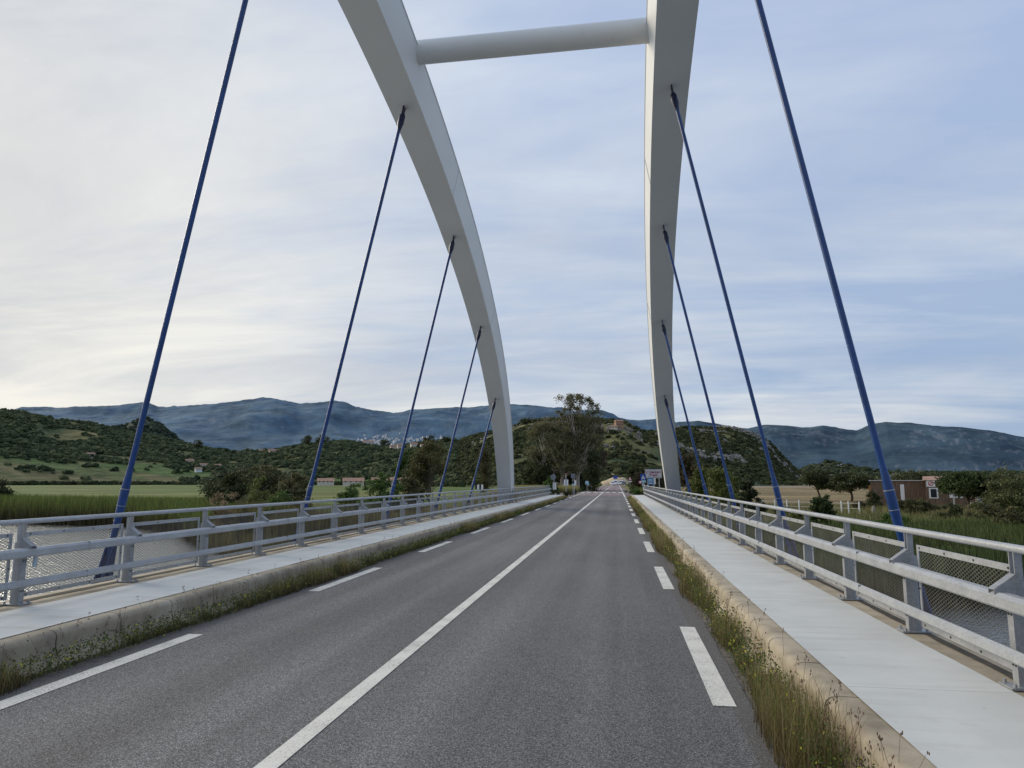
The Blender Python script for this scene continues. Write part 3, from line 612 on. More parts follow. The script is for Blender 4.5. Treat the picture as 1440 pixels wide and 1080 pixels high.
# ------------------------------------------------------------------ railings
def railing(x, s, first, n, sp, label):
    # s = +1: traffic side is towards -x (right railing); s = -1: mirrored
    root = thing('safety_railing', label, 'railing', (x, first, ZW), group='bridge railings'); L0 = -2.0 - first; L1 = first + (n - 1) * sp + .3 - first
    q = lambda a, b: (min(a * s, b * s), max(a * s, b * s))
    def bx(mb, a, b, y0, y1, z0, z1, bev=0): u, v = q(a, b); mb.box(u, v, y0, y1, z0, z1, bev=bev)
    H = 1.04
    mb = MB(); mb.tube([(0, L0, H), (0, L1, H)], .033, 14); mb.build('handrail', M['galv'], root, smooth=50)
    def beam(zc_, hh, dd, name):
        b_ = .018; u = -.20; prof = [(u, zc_ - hh + b_), (u + b_, zc_ - hh), (u + dd, zc_ - hh), (u + dd, zc_ + hh), (u + .035, zc_ + hh), (u, zc_ + hh - .028)]
        prof = [(a * s, z) for a, z in prof]
        if s < 0: prof = prof[::-1]
        mb = MB(); mb.extr(prof, L0, L1); u0, u1 = q(u - .002, u + dd)
        y = L0 + 5.1
        while y < L1: mb.box(u0, u1, y, y + .004, zc_ - hh - .002, zc_ + hh + .002, 1); y += 6.2
        mb.build(name, [M['galv'], M['galv2']], root, smooth=30)
    beam(.655, .058, .10, 'upper_beam'); beam(.275, .048, .045, 'lower_beam')
    # one post and one panel, then copies sharing their meshes
    mb = MB(); bx(mb, -.07, .05, -.042, .042, .016, .60, .008)
    pr = [(-.06, .60), (.055, .60), (.055, .78), (-.03, .78)]; pr2 = [(a * s, z) for a, z in pr]; pr2 = pr2 if s > 0 else pr2[::-1]; mb.extr(pr2, -.038, .038)
    for o_ in (-.034, .034): bx(mb, -.028, .03, o_ - .006, o_ + .006, .782, 1.012)
    for z in (.545, .17):
        for b in (-.02, .02):
            u, v = q(-.075, -.069); mb.box(u, v, b - .008, b + .008, z - .008, z + .008, 1)
    pmesh = mb.mesh('post', [M['galv2'], M['black']])
    mb = MB(); bx(mb, -.15, .12, -.10, .10, .008, .022)
    for a in (-.115, .09):
        for b in (-.075, .075): mb.tube([(a * s, b, .022), (a * s, b, .05)], .014, 6)
    bmesh_ = mb.mesh('base_plate', M['galv2'])
    mb = MB(); tri = [(-.19, .73), (-.03, .85), (-.03, .59), (-.19, .60)]
    for o_ in (-.046, .040):
        pr2 = [(a * s, z) for a, z in tri]; pr2 = pr2 if s < 0 else pr2[::-1]; mb.extr(pr2, o_, o_ + .006)
    a, b = q(-.19, -.03); top_ = [(-.19 * s, -.044, .728), (-.19 * s, .044, .728), (-.03 * s, .044, .843), (-.03 * s, -.044, .843)]
    mb.prism(top_, [(p[0], p[1], p[2] + .006) for p in top_]); kmesh = mb.mesh('bracket', M['galv2'])
    # panel: frame and expanded mesh
    mb = MB(); ya, yb = .10, sp - .10; z0, z1 = .075, .90; X = .035
    bx(mb, X, X + .012, ya, yb, z1 - .055, z1); bx(mb, X, X + .012, ya, yb, z0, z0 + .055)
    bx(mb, X, X + .012, ya, ya + .045, z0 + .055, z1 - .055); bx(mb, X, X + .012, yb - .045, yb, z0 + .055, z1 - .055)
    for z in (z0 + .028, z1 - .028):
        for y in np.linspace(ya + .08, yb - .08, 4): u, v = q(X - .005, X + .001); mb.box(u, v, y - .009, y + .009, z - .009, z + .009, 1)
    for y in (ya + .022, yb - .022): u, v = q(X - .005, X + .001); mb.box(u, v, y - .009, y + .009, .45, .468, 1)
    fmesh = mb.mesh('panel_frame', [M['galv'], M['black']])
    mb = MB(); gap = .037; slope = .50; wv = .0034; za, zb = z0 + .05, z1 - .05; yL, yR = ya + .04, yb - .04
    for sl in (slope, -slope):
        c = za - (yR - yL) * slope if sl > 0 else za
        while c < (zb if sl > 0 else zb + (yR - yL) * slope):
            # line z = c + sl*(y-yL), clipped to the window
            t0_, t1_ = sorted(((za - c) / sl, (zb - c) / sl)); t0_ = max(0, t0_); t1_ = min(yR - yL, t1_)
            if t1_ - t0_ > .01:
                A = (yL + t0_, c + sl * t0_); B = (yL + t1_, c + sl * t1_); XX = (X + .014 + (.002 if sl > 0 else 0)) * s
                mb.add([(XX, A[0], A[1] - wv), (XX, B[0], B[1] - wv), (XX, B[0], B[1] + wv), (XX, A[0], A[1] + wv)], [(0, 1, 2, 3)])
            c += gap
    wmesh = mb.mesh('wire_mesh', M['wire'])
    for i in range(n):
        p = link(bpy.data.objects.new('post', pmesh), root); p.location = (0, i * sp, 0)
        for nm, me in (('base_plate', bmesh_), ('bracket', kmesh)): link(bpy.data.objects.new(nm, me), p)
        if i < n - 1:
            f = link(bpy.data.objects.new('mesh_panel', wmesh), root); f.location = (0, i * sp, 0)
            link(bpy.data.objects.new('panel_frame', fmesh), f)
railing(3.04, 1, 6.15 - 2.06 * 2, 39, 2.063, 'galvanised steel safety railing with mesh panels beside the right walkway')
railing(-7.6, -1, 8.32 - 2.075 * 3, 39, 2.075, 'galvanised steel safety railing with mesh panels beside the left walkway and river')
# crumpled plastic bottle wedged behind the left railing post
mb = MB(); mb.tube([(0, 0, 0), (.01, 0, .03), (0, .01, .09), (.012, 0, .15), (0, 0, .2), (.0, 0, .24)], [.028, .036, .03, .036, .03, .012], 9)
o = mb.build('plastic_bottle', m_plain('crumpled_clear_plastic', (.45, .55, .62), .25), smooth=60); o.scale = (.8, .8, .8); o.location = (-7.50, 8.45, .80); tag(o, 'crumpled pale blue plastic bottle tucked beside the nearest left railing post', 'bottle')

# ------------------------------------------------------------------ grass blades and reeds
def blades(name, base, height, width, cb, ct, bend=.35, seg=3, mat=None, parent=None, cvar=.3, tp=1.6):
    n = len(base); a = RNG.uniform(0, 2 * PI, n); dirx = np.stack([np.cos(a), np.sin(a), 0 * a], 1); b2 = RNG.uniform(0, 2 * PI, n); bd_ = np.stack([np.cos(b2), np.sin(b2), 0 * a], 1)
    bend_ = (RNG.random(n) ** 1.3 * bend)[:, None]; V = np.zeros((n, seg + 1, 2, 3)); C = np.zeros((n, seg + 1, 2, 3)); v_ = 1 + cvar * (RNG.random((n, 1)) * 2 - 1)
    for k in range(seg + 1):
        t = k / seg; c = base + np.array([0, 0, 1.]) * (height * t * (1 - .15 * t * bend))[:, None] + bd_ * bend_ * (height[:, None]) * t * t
        w_ = (width * (1 - t * .92))[:, None] / 2; V[:, k, 0] = c - dirx * w_; V[:, k, 1] = c + dirx * w_
        tt = t ** tp; cc = (cb * (1 - tt) + ct * tt) * v_; C[:, k, 0] = cc; C[:, k, 1] = cc
    idx = np.arange(n)[:, None] * (seg + 1) * 2; F_ = []
    for k in range(seg): F_.append(np.concatenate([idx + 2 * k, idx + 2 * k + 1, idx + 2 * k + 3, idx + 2 * k + 2], 1))
    return npmesh(name, V.reshape(-1, 3), np.concatenate(F_), mat or M['grass'], parent, cols=C.reshape(-1, 3))
def pick(n, A, B, p=.5):
    A = np.array(A, float); B = np.array(B, float); q = RNG.random((n, 1)); return A * (1 - q) + B * q
def verge(name, x0, x1, hs, label, N, seed, wall, thr=.34, spr=1.0):
    y = 2.8 + (80 - 2.8) * RNG.random(N) ** 1.9
    u = RNG.random(N); dens = fbm(y * .55, y * 0 + seed, 4) + .1 * RNG.random(N); tallm = smooth01(.42, .68, dens)
    keep = dens > thr; y, u, tallm = y[keep], u[keep], tallm[keep]; n = len(y)
    spread = (.55 + .5 * tallm) * spr
    x = np.where(np.full(n, wall > 0), x1 - (x1 - x0) * u * spread, x0 + (x1 - x0) * u * spread)
    gapm = smooth01(.47, .40, fbm(y * 1.3 + 4, y * 0 + seed, 3)); h_ = (1 - .75 * gapm) * hs * (.12 + .6 * RNG.random(n) ** 1.6) * (.45 + .9 * tallm); w_ = (.0035 + .00028 * y) * RNG.uniform(.7, 1.4, n)
    cb = pick(n, (.05, .042, .02), (.10, .07, .035)); ct = pick(n, (.15, .21, .04), (.34, .30, .11)); red = RNG.random(n) < .15; ct[red] = (.24, .12, .07); straw = RNG.random(n) < .22; ct[straw] = (.44, .35, .19); cb[straw] = (.17, .13, .07)
    o = blades(name, np.stack([x, y, np.zeros(n)], 1), h_, w_, cb, ct, .55); tag(o, label, 'weeds', kind='stuff')
    # leafy bits and yellow flowers low down
    m = int(N * .6); yy = 2.8 + 77 * RNG.random(m) ** 1.9; d2 = fbm(yy * .55, yy * 0 + seed, 4); yy = yy[d2 > thr + .03]; m = len(yy); uu = RNG.random(m)
    xx = (x1 - (x1 - x0) * uu * .8) if wall > 0 else (x0 + (x1 - x0) * uu * .8); S = RNG.uniform(.006, .016, m) * (1 + yy * .04); zz = RNG.random(m) ** 1.5 * hs * .45 + .01
    P = np.stack([xx, yy, zz], 1); A = RNG.normal(size=(m, 3)); A /= np.linalg.norm(A, axis=1)[:, None]; B = np.cross(A, RNG.normal(size=(m, 3))); B /= np.linalg.norm(B, axis=1)[:, None]
    V = np.stack([P - A * S[:, None], P - B * S[:, None] * .5, P + A * S[:, None], P + B * S[:, None] * .5], 1); Cc = pick(m, (.05, .07, .02), (.13, .17, .04)); fl = RNG.random(m) < .06; Cc[fl] = (.55, .50, .06)
    npm = npmesh(name + '_leaves', V.reshape(-1, 3), np.arange(m * 4).reshape(-1, 4), M['grass'], cols=np.repeat(Cc[:, None], 4, 1).reshape(-1, 3)); return o, npm
o1, l1 = verge('verge_weeds', 1.04, 1.47, .60, 'brownish green grass and weeds growing along the right kerb', 46000, 3.3, 1, .32)
l1.name = 'weed_leaves'; tag(l1, 'small leaves and yellow flowers low among the right kerb weeds', 'weeds', kind='stuff')
o2, l2 = verge('verge_weeds', -5.86, -5.46, .44, 'low dark weeds growing along the foot of the left kerb', 60000, 9.1, -1, .14)
l2.name = 'weed_leaves'; tag(l2, 'small leaves and yellow flowers low among the left kerb weeds', 'weeds', kind='stuff')
# dry stalks with seed heads
def stalks(name, n, x0, x1, label, hmax):
    mb = MB(); rr = random.Random(n)
    for i in range(n):
        y = 4.2 + 22 * rr.random() ** 1.6; x = rr.uniform(x0, x1); h_ = rr.uniform(.25, hmax); bx_ = rr.uniform(-.12, .12); by = rr.uniform(-.12, .12)
        pts = [(x + bx_ * t * t, y + by * t * t, h_ * t) for t in (0, .35, .7, 1)]; mb.tube(pts, [.0022, .0018, .0014, .001], 4)
        e = pts[-1]
        for k in range(rr.randint(2, 6)):
            dx, dy, dz = rr.uniform(-.015, .015), rr.uniform(-.015, .015), rr.uniform(-.05, .03); mb.blob((e[0] + dx, e[1] + dy, e[2] + dz), (.004, .004, .010), k, 0, 5, 3)
    return tag(mb.build(name, M['drystalk']), label, 'dry stalks', kind='stuff')
M['drystalk'] = m_plain('dry_stalk', (.20, .13, .08), .9, var=.5, sc=6, obj=False)
stalks('dry_grass_stalks', 150, 1.12, 1.5, 'thin dry flower stalks standing out of the right kerb weeds', .62)
stalks('dry_grass_stalks', 190, -5.85, -5.6, 'thin dry seed stalks standing out of the left kerb weeds', .48)

def reed_bed(name, pts_fn, n, hmin, hmax, label, wid, cb, ct, parent=None, bend=.22, ztop=None):
    P = pts_fn(n); n = len(P); h_ = np.maximum(.5, ztop - P[:, 2]) * RNG.uniform(.62, 1.08, n) * (.86 + .28 * fbm(P[:, 0] * .1, P[:, 1] * .1, 3)) if ztop is not None else RNG.uniform(hmin, hmax, n) * (.7 + .45 * fbm(P[:, 0] * .12, P[:, 1] * .12, 3)); w_ = RNG.uniform(.7, 1.5, n) * wid
    o = blades(name, P, h_, w_, pick(n, *cb), pick(n, *ct), bend, 4, cvar=.4, tp=2.3 if ztop is not None else 1.6); return tag(o, label, 'reeds', kind='stuff')
def bank_pts(x0, x1, d0, d1, side=1, avoid=True):
    def f(n):
        x = RNG.uniform(x0, x1, n); y = bank(x) + RNG.uniform(d0, d1, n) ** 1.0; z = np.maximum(ground_h(x, y), WZ - .3) - .05; k = (np.abs(x - XC) > 7.0) | (z < -2.0) if avoid else np.ones(n, bool)
        return np.stack([x, y, z], 1)[k]
    return f
reed_bed('reed_bed', bank_pts(-175, -38, -1.5, 16), 42000, 3.0, 4.3, 'dense green reeds lining the far river bank left of the bridge', .09, ((.030, .024, .012), (.10, .075, .038)), ((.055, .10, .02), (.17, .24, .05)), ztop=-.15, bend=.4)
reed_bed('reed_bed', bank_pts(-38, -7, -1.5, 7), 9000, 1.2, 2.8, 'brown and green rushes on the bank just left of the bridge', .06, ((.06, .05, .025), (.13, .10, .05)), ((.10, .11, .035), (.20, .17, .07)))
reed_bed('reed_bed', bank_pts(6, 120, -1.5, 22), 60000, 2.0, 3.0, 'tall dark green reeds on the river bank right of the bridge', .055, ((.03, .035, .015), (.08, .07, .03)), ((.05, .10, .02), (.13, .19, .05)), ztop=-.95)
def bandpts(x0, x1, y0, y1):
    def f(n):
        x = RNG.uniform(x0, x1, n); y = RNG.uniform(y0, y1, n); return np.stack([x, y, ground_h(x, y) - .03], 1)
    return f
reed_bed('meadow_grass', bandpts(-26, -6.9, 119, 133), 16000, .9, 1.5, 'pale yellow-green tall grass behind the left road signs', .05, ((.10, .10, .04), (.18, .16, .06)), ((.30, .29, .10), (.42, .36, .16)))
reed_bed('meadow_grass', bandpts(-30, -9.2, 55, 95), 12000, .6, 1.4, 'dry golden grass beyond the end of the left railing', .04, ((.12, .10, .04), (.2, .15, .07)), ((.36, .30, .13), (.46, .36, .18)))
reed_bed('meadow_grass', bandpts(9, 110, 62, 112), 40000, .3, .9, 'rough green and straw-coloured grass on the land right of the bridge', .05, ((.07, .08, .03), (.14, .12, .05)), ((.13, .17, .05), (.34, .28, .13)))
reed_bed('meadow_grass', bandpts(3.6, 7.5, 84, 300), 7000, .3, 1.2, 'green verge grass right of the approach road', .06, ((.05, .07, .02), (.10, .11, .04)), ((.12, .20, .04), (.26, .26, .09)))
reed_bed('meadow_grass', bandpts(-11.0, -6.6, 130, 330), 8000, .3, 1.3, 'green verge grass left of the approach road', .07, ((.05, .07, .02), (.10, .11, .04)), ((.12, .18, .04), (.24, .24, .09)))

# ------------------------------------------------------------------ trees
def leaves(name, blobs, n, size, cA, cB, parent, ncl=60, spread=.16, stretch=1.0, shell=.55):
    vol = np.array([b[3] * b[4] * b[5] for b in blobs]); vol = vol ** .8 / (vol ** .8).sum(); B = np.array(blobs, float)
    bi = RNG.choice(len(blobs), ncl, p=vol); d = RNG.normal(size=(ncl, 3)); d /= np.linalg.norm(d, axis=1)[:, None]; rr = shell + (1 - shell) * RNG.random(ncl) ** .6
    cc = B[bi, :3] + d * rr[:, None] * B[bi, 3:6]; cr = B[bi, 3:6].mean(1) * spread * RNG.uniform(.7, 1.5, ncl) * 2
    ci = RNG.integers(0, ncl, n); P = cc[ci] + RNG.normal(size=(n, 3)) * cr[ci][:, None] * np.array([1, 1, .7]) * .6
    S = size * RNG.uniform(.6, 1.4, n)[:, None]; A = RNG.normal(size=(n, 3)); A /= np.linalg.norm(A, axis=1)[:, None]; Q = np.cross(A, RNG.normal(size=(n, 3))); Q /= np.linalg.norm(Q, axis=1)[:, None]
    A[:, 2] *= stretch
    V = np.stack([P - A * S, P - Q * S * .45, P + A * S, P + Q * S * .45], 1); cq = RNG.random(ncl)[ci][:, None] * .7 + RNG.random((n, 1)) * .3
    C = (np.array(cA) * (1 - cq) + np.array(cB) * cq) * RNG.uniform(.75, 1.25, (n, 1))
    npmesh(name, V.reshape(-1, 3), np.arange(n * 4).reshape(-1, 4), M['fol'], parent, cols=np.repeat(C[:, None], 4, 1).reshape(-1, 3)); return cc
def limbs(parent, cc, H0, r, mat, nl=14, fork=.35, rs=1, name='trunk', lean=(0, 0)):
    rr = random.Random(rs); mb = MB(); top = cc[:, 2].max() * .86; cx_, cy_ = float(cc[:, 0].mean()) * .5, float(cc[:, 1].mean()) * .5
    mid = [(cx_ * t + rr.uniform(-.04, .04) * top * (t > 0), cy_ * t, top * t) for t in (0, .2, .4, .6, .8, 1)]; mb.tube(mid, [r, r * .85, r * .7, r * .5, r * .3, r * .12], 8)
    for c in cc[rr.sample(range(len(cc)), min(nl, len(cc)))]:
        t = rr.uniform(fork, .8) * min(1, c[2] / top); k = min(4, int(t * 5)); f = t * 5 - k; b = Vector(mid[k]).lerp(Vector(mid[k + 1]), f); e = Vector(c); m_ = b.lerp(e, .5) + Vector((0, 0, -.05 * (e - b).length)); rb = r * (1 - t) * .55
        mb.tube([b, m_, e], [rb, rb * .6, rb * .2], 5)
    mb.build(name, mat, parent, smooth=60)
TREES = {}
def tree(kind, name, label, x, y, H, W, cA, cB, group=None, n=5000, leaf=.22, bark='bark', ncl=70, cat='tree', base=None, trunk_r=None, crown0=.25, rz=0, blobs=None, dense=.16, nl=14, lobes=5):
    z = float(ground_h(np.array(float(x)), np.array(float(y)))) if base is None else base
    root = thing(name, label, cat, (x, y, z - .05), rz, group); rr = random.Random(int(abs(x * 13 + y * 7)) + len(kind)); b = []
    if blobs: b = [(q[0] * W, q[1] * W, q[2] * H, q[3] * W, q[3] * W * .9, q[4] * H) for q in blobs]
    elif kind == 'column':
        for k in range(6): t = .12 + .8 * k / 5; b.append((rr.uniform(-.1, .1) * W, rr.uniform(-.1, .1) * W, H * t, W * .5 * (1 - .5 * abs(t - .45)), W * .5, H * .14))
    elif kind == 'umbrella':
        for k in range(lobes): a = 2 * PI * k / lobes; b.append((math.cos(a) * W * .27, math.sin(a) * W * .27, H * rr.uniform(.62, .78), W * .26, W * .26, H * .24))
        b.append((0, 0, H * .82, W * .3, W * .3, H * .2))
    elif kind == 'euc':
        for k in range(9): a = rr.uniform(0, 2 * PI); t = rr.uniform(.35, .9); q = W * .36 * (1.15 - t * .6); b.append((math.cos(a) * q, math.sin(a) * q, H * t, W * .17, W * .17, H * .075))
        b.append((W * .05, 0, H * .94, W * .17, W * .17, H * .055)); b.append((-W * .12, 0, H * .90, W * .14, W * .15, H * .04)); b.append((W * .22, 0, H * .86, W * .12, W * .15, H * .04))
    else:
        for k in range(lobes): a = 2 * PI * k / lobes + rr.random(); t = rr.uniform(crown0 + .08, .72); q = W * .27 * rr.uniform(.5, 1.15); b.append((math.cos(a) * q, math.sin(a) * q, H * t, W * rr.uniform(.2, .3), W * rr.uniform(.2, .3), H * rr.uniform(.16, .26)))
        b.append((rr.uniform(-.1, .1) * W, 0, H * .78, W * .24, W * .24, H * .2)); b.append((0, 0, H * (crown0 + .25), W * .33, W * .33, H * .25))
    cc = leaves('crown', b, n, leaf, cA, cB, root, ncl, dense); limbs(root, cc, H, trunk_r or H * .022, M[bark], nl, rs=rr.randint(0, 999)); return root
def T(kind, name, label, px, D, ytop, wpx, cA, cB, base=None, sink=0, **k):
    x = D * math.sin(az(px)); y = D * math.cos(az(px)); z = float(ground_h(np.array(x), np.array(y))) if base is None else base
    H = CH + elev(px, ytop) * D - z; W = wpx / FP * D * 1.02; return tree(kind, name, label, x, y, H, W, cA, cB, base=z - sink, **k)
DK = ((.030, .040, .016), (.085, .10, .038)); OL = ((.055, .055, .024), (.16, .15, .065)); YG = ((.07, .09, .02), (.18, .20, .06)); BG = ((.04, .075, .015), (.11, .17, .04)); BR = ((.05, .038, .022), (.12, .085, .05))
EU = ((.060, .062, .030), (.22, .20, .095))
g1 = 'trees in the tall roadside clump'
T('euc', 'eucalyptus_tree', 'tallest tree of the clump left of the road, open crown and pale trunk', 812, 142, 553, 80, *EU, n=15500, leaf=.18, bark='palebark', ncl=330, dense=.19, nl=150, trunk_r=.42, group=g1, blobs=[(-.20, 0, .93, .13, .05), (-.03, .1, .955, .15, .05), (.13, -.05, .93, .13, .05), (.27, .05, .86, .11, .06), (.33, 0, .76, .12, .07), (-.33, .05, .80, .10, .03), (-.12, -.1, .84, .12, .06), (.08, .1, .83, .16, .06), (.15, 0, .70, .22, .08), (-.15, .1, .70, .24, .08), (.25, -.1, .55, .2, .10), (-.2, 0, .52, .24, .10), (.05, .1, .45, .25, .1)])
T('euc', 'eucalyptus_tree', 'brownish eucalyptus at the right end of the roadside clump', 832, 150, 592, 52, (.06, .05, .032), (.19, .14, .085), n=10000, leaf=.18, bark='palebark', ncl=190, dense=.26, nl=60, trunk_r=.3, group=g1)
T('round', 'eucalyptus_tree', 'broad olive-brown tree in the middle of the roadside clump', 792, 140, 597, 78, *EU, n=9500, leaf=.19, bark='palebark', ncl=170, dense=.15, crown0=.26, lobes=9, nl=36, trunk_r=.32, group=g1)
T('euc', 'eucalyptus_tree', 'spreading tree with thin drooping boughs at the left of the clump', 768, 140, 588, 62, *EU, n=9000, leaf=.17, bark='palebark', ncl=170, dense=.26, nl=60, trunk_r=.3, group=g1)
T('round', 'broadleaf_tree', 'dark green rounded tree at the left foot of the roadside clump', 758, 139, 636, 48, *DK, n=13000, leaf=.2, ncl=120, dense=.17, crown0=.0, lobes=8, group=g1)
T('round', 'broadleaf_tree', 'dark undergrowth tree between the pale trunks of the clump', 798, 146, 644, 62, *DK, n=9500, leaf=.22, ncl=130, dense=.18, crown0=.0, lobes=8, group=g1)
T('column', 'broadleaf_tree', 'dark ivy-clad column of foliage at the road edge of the clump', 834, 137, 636, 20, *DK, n=4800, leaf=.18, ncl=80, dense=.24, group=g1)
T('round', 'shrub', 'bright green bush behind the round sign on the left', 776, 112, 668, 22, *BG, n=3500, leaf=.14, ncl=40, crown0=0, cat='shrub')
g2 = 'trees on the bank left of the bridge'
T('round', 'broadleaf_tree', 'dark tree with a dense crown beside the reeds left of the bridge', 332, 92, 655, 84, *DK, n=11000, leaf=.17, ncl=110, crown0=.02, lobes=8, group=g2)
T('round', 'broadleaf_tree', 'brown-green tree rising highest in the left bank thicket', 366, 96, 648, 76, *OL, n=10000, leaf=.17, ncl=100, crown0=.05, lobes=7, group=g2)
T('round', 'tamarisk', 'feathery yellow-green tamarisk in front of the left thicket', 364, 78, 668, 50, *YG, n=9000, leaf=.11, ncl=90, crown0=0, lobes=7, group=g2, cat='shrub')
T('round', 'broadleaf_tree', 'rounded brownish tree just left of the second hanger', 412, 84, 661, 68, *OL, n=9000, leaf=.15, ncl=90, crown0=.0, lobes=7, group=g2)
T('round', 'shrub', 'light green shrub at the foot of the left bank thicket', 394, 66, 690, 60, *BG, n=5000, leaf=.1, ncl=60, crown0=0, cat='shrub')
T('round', 'shrub', 'straw-coloured feathery bush beside the green reeds', 318, 74, 688, 44, (.15, .12, .06), (.38, .28, .17), n=6000, leaf=.09, ncl=80, crown0=0, cat='shrub')
T('round', 'shrub', 'small bush at the right end of the straw-coloured shrub', 345, 64, 696, 30, *OL, n=4000, leaf=.09, ncl=50, crown0=0, cat='shrub')
T('round', 'shrub', 'leafy green bush right of the green field on the left', 495, 72, 674, 44, *BG, n=6000, leaf=.12, ncl=80, crown0=0, cat='shrub')
T('round', 'shrub', 'wide green bush between the second and third hangers', 532, 78, 662, 60, *BG, n=9000, leaf=.13, ncl=100, crown0=0, cat='shrub')
T('round', 'shrub', 'tangled green bush under the tall sparse tree', 578, 80, 668, 52, *OL, n=7000, leaf=.12, ncl=80, crown0=0, cat='shrub')
T('euc', 'alder_tree', 'tall sparse yellowish tree between the third and fourth hangers', 606, 92, 620, 62, (.05, .055, .02), (.16, .14, .05), n=10000, leaf=.13, ncl=170, dense=.32, nl=60, trunk_r=.13, group=g2)
T('euc', 'alder_tree', 'green leafy tree just left of the tall sparse tree', 572, 96, 634, 40, *BG, n=6000, leaf=.15, ncl=80, dense=.2, nl=30, trunk_r=.12, group=g2)
T('column', 'poplar_tree', 'narrow columnar poplar standing in the meadow left of the arch foot', 682, 190, 632, 11, (.05, .05, .022), (.12, .10, .045), n=3500, leaf=.24, ncl=60, dense=.3)
T('round', 'broadleaf_tree', 'dark small tree at the very left edge above the reeds', -8, 150, 668, 44, *DK, n=5000, leaf=.25, ncl=60, crown0=.1)
g3 = 'trees right of the approach road'
T('round', 'broadleaf_tree', 'dark tree hanging over the right side of the far road', 893, 215, 652, 26, *DK, n=6000, leaf=.3, ncl=70, crown0=.0, group=g3)
T('round', 'broadleaf_tree', 'brownish leafless-looking bush left of the crossing sign', 899, 150, 663, 22, *BR, n=5000, leaf=.2, ncl=60, crown0=0, group=g3)
T('round', 'broadleaf_tree', 'dark hedge tree behind the large white board', 925, 135, 664, 40, (.03, .035, .015), (.08, .085, .035), n=8000, leaf=.2, ncl=80, crown0=0, group=g3)
T('round', 'broadleaf_tree', 'dark brown-green tree rising just right of the right arch foot', 972, 118, 634, 42, (.04, .035, .018), (.11, .09, .045), n=9000, leaf=.2, ncl=90, crown0=.1, group=g3)
T('round', 'alder_tree', 'yellow-green tree between the fourth and third right hangers', 984, 82, 654, 34, *YG, n=6500, leaf=.13, ncl=90, crown0=0, lobes=7, group=g3, dense=.2)
T('round', 'alder_tree', 'yellow-green bushy tree behind the second right hanger', 1014, 78, 650, 38, *YG, n=7500, leaf=.13, ncl=100, crown0=0, lobes=8, group=g3, dense=.2)
T('round', 'alder_tree', 'shorter yellow-green tree right of the bushy one', 1034, 84, 664, 26, *YG, n=4500, leaf=.13, ncl=60, crown0=0, group=g3, dense=.2)
T('round', 'pine_tree', 'young dark pine standing beyond the right railing', 1055, 66, 675, 34, (.018, .030, .012), (.05, .065, .022), n=7000, leaf=.12, ncl=90, crown0=0, lobes=8)
T('round', 'pine_tree', 'small dark pine in front of the white fence', 1152, 60, 690, 34, (.025, .045, .015), (.07, .095, .03), n=6000, leaf=.11, ncl=80, crown0=0, lobes=8)
T('umbrella', 'fig_tree', 'dark round-topped tree left of the pair beyond the field', 1150, 150, 662, 40, *DK, n=9000, leaf=.22, ncl=110, nl=20, trunk_r=.25)
T('umbrella', 'fig_tree', 'wide dark flat-topped tree with visible trunks right of the pair', 1196, 146, 665, 56, *DK, n=12000, leaf=.22, ncl=130, nl=24, trunk_r=.25)
T('umbrella', 'acacia_tree', 'dark spreading tree in front of the wooden cabin terrace', 1361, 104, 665, 60, (.028, .045, .015), (.075, .105, .032), n=16000, leaf=.17, ncl=170, nl=26, trunk_r=.18)
T('round', 'tamarisk', 'feathery olive tamarisk right of the terrace', 1408, 92, 658, 60, (.05, .06, .022), (.15, .16, .065), n=13000, leaf=.13, ncl=150, crown0=0, lobes=9)
T('round', 'tamarisk', 'pale feathery tamarisk cut by the right edge of the view', 1448, 100, 664, 46, (.06, .062, .03), (.18, .17, .08), n=8000, leaf=.13, ncl=90, crown0=0, lobes=8)
T('umbrella', 'hedge_tree', 'low green tree crown behind the cabin roof, left one', 1285, 165, 664, 60, (.04, .05, .02), (.11, .12, .05), n=9000, leaf=.24, ncl=110)
T('umbrella', 'hedge_tree', 'low green tree crown behind the cabin roof, right one', 1325, 168, 666, 50, (.035, .05, .02), (.10, .11, .045), n=8000, leaf=.24, ncl=100)
bushes = [(1225, 112, 690, 26, DK, 'dark bush by the left corner of the wooden cabin'), (1262, 98, 703, 26, OL, 'olive bush in front of the cabin wall'), (1290, 92, 701, 34, OL, 'grey-green bush before the cabin door'), (1330, 80, 709, 50, DK, 'dark rounded bush below the terrace'),
          (1205, 105, 703, 20, BR, 'brown spiky shrub beside the fence end'), (1385, 76, 708, 44, OL, 'olive shrub in front of the pergola'), (1425, 66, 712, 40, OL, 'shrub with pale stems near the right edge'), (1118, 70, 716, 26, YG, 'yellowish low bush beside the right railing'), (1096, 84, 710, 24, OL, 'low bush under the fence posts'), (1250, 64, 722, 40, BG, 'green bush low on the right bank')]
for px, D, yt, wp, cc_, lb in bushes: T('round', 'shrub', lb, px, D, yt, wp, *cc_, n=4500, leaf=.11, ncl=60, crown0=0, cat='shrub', group='shrubs on the right bank', base=-2.0)

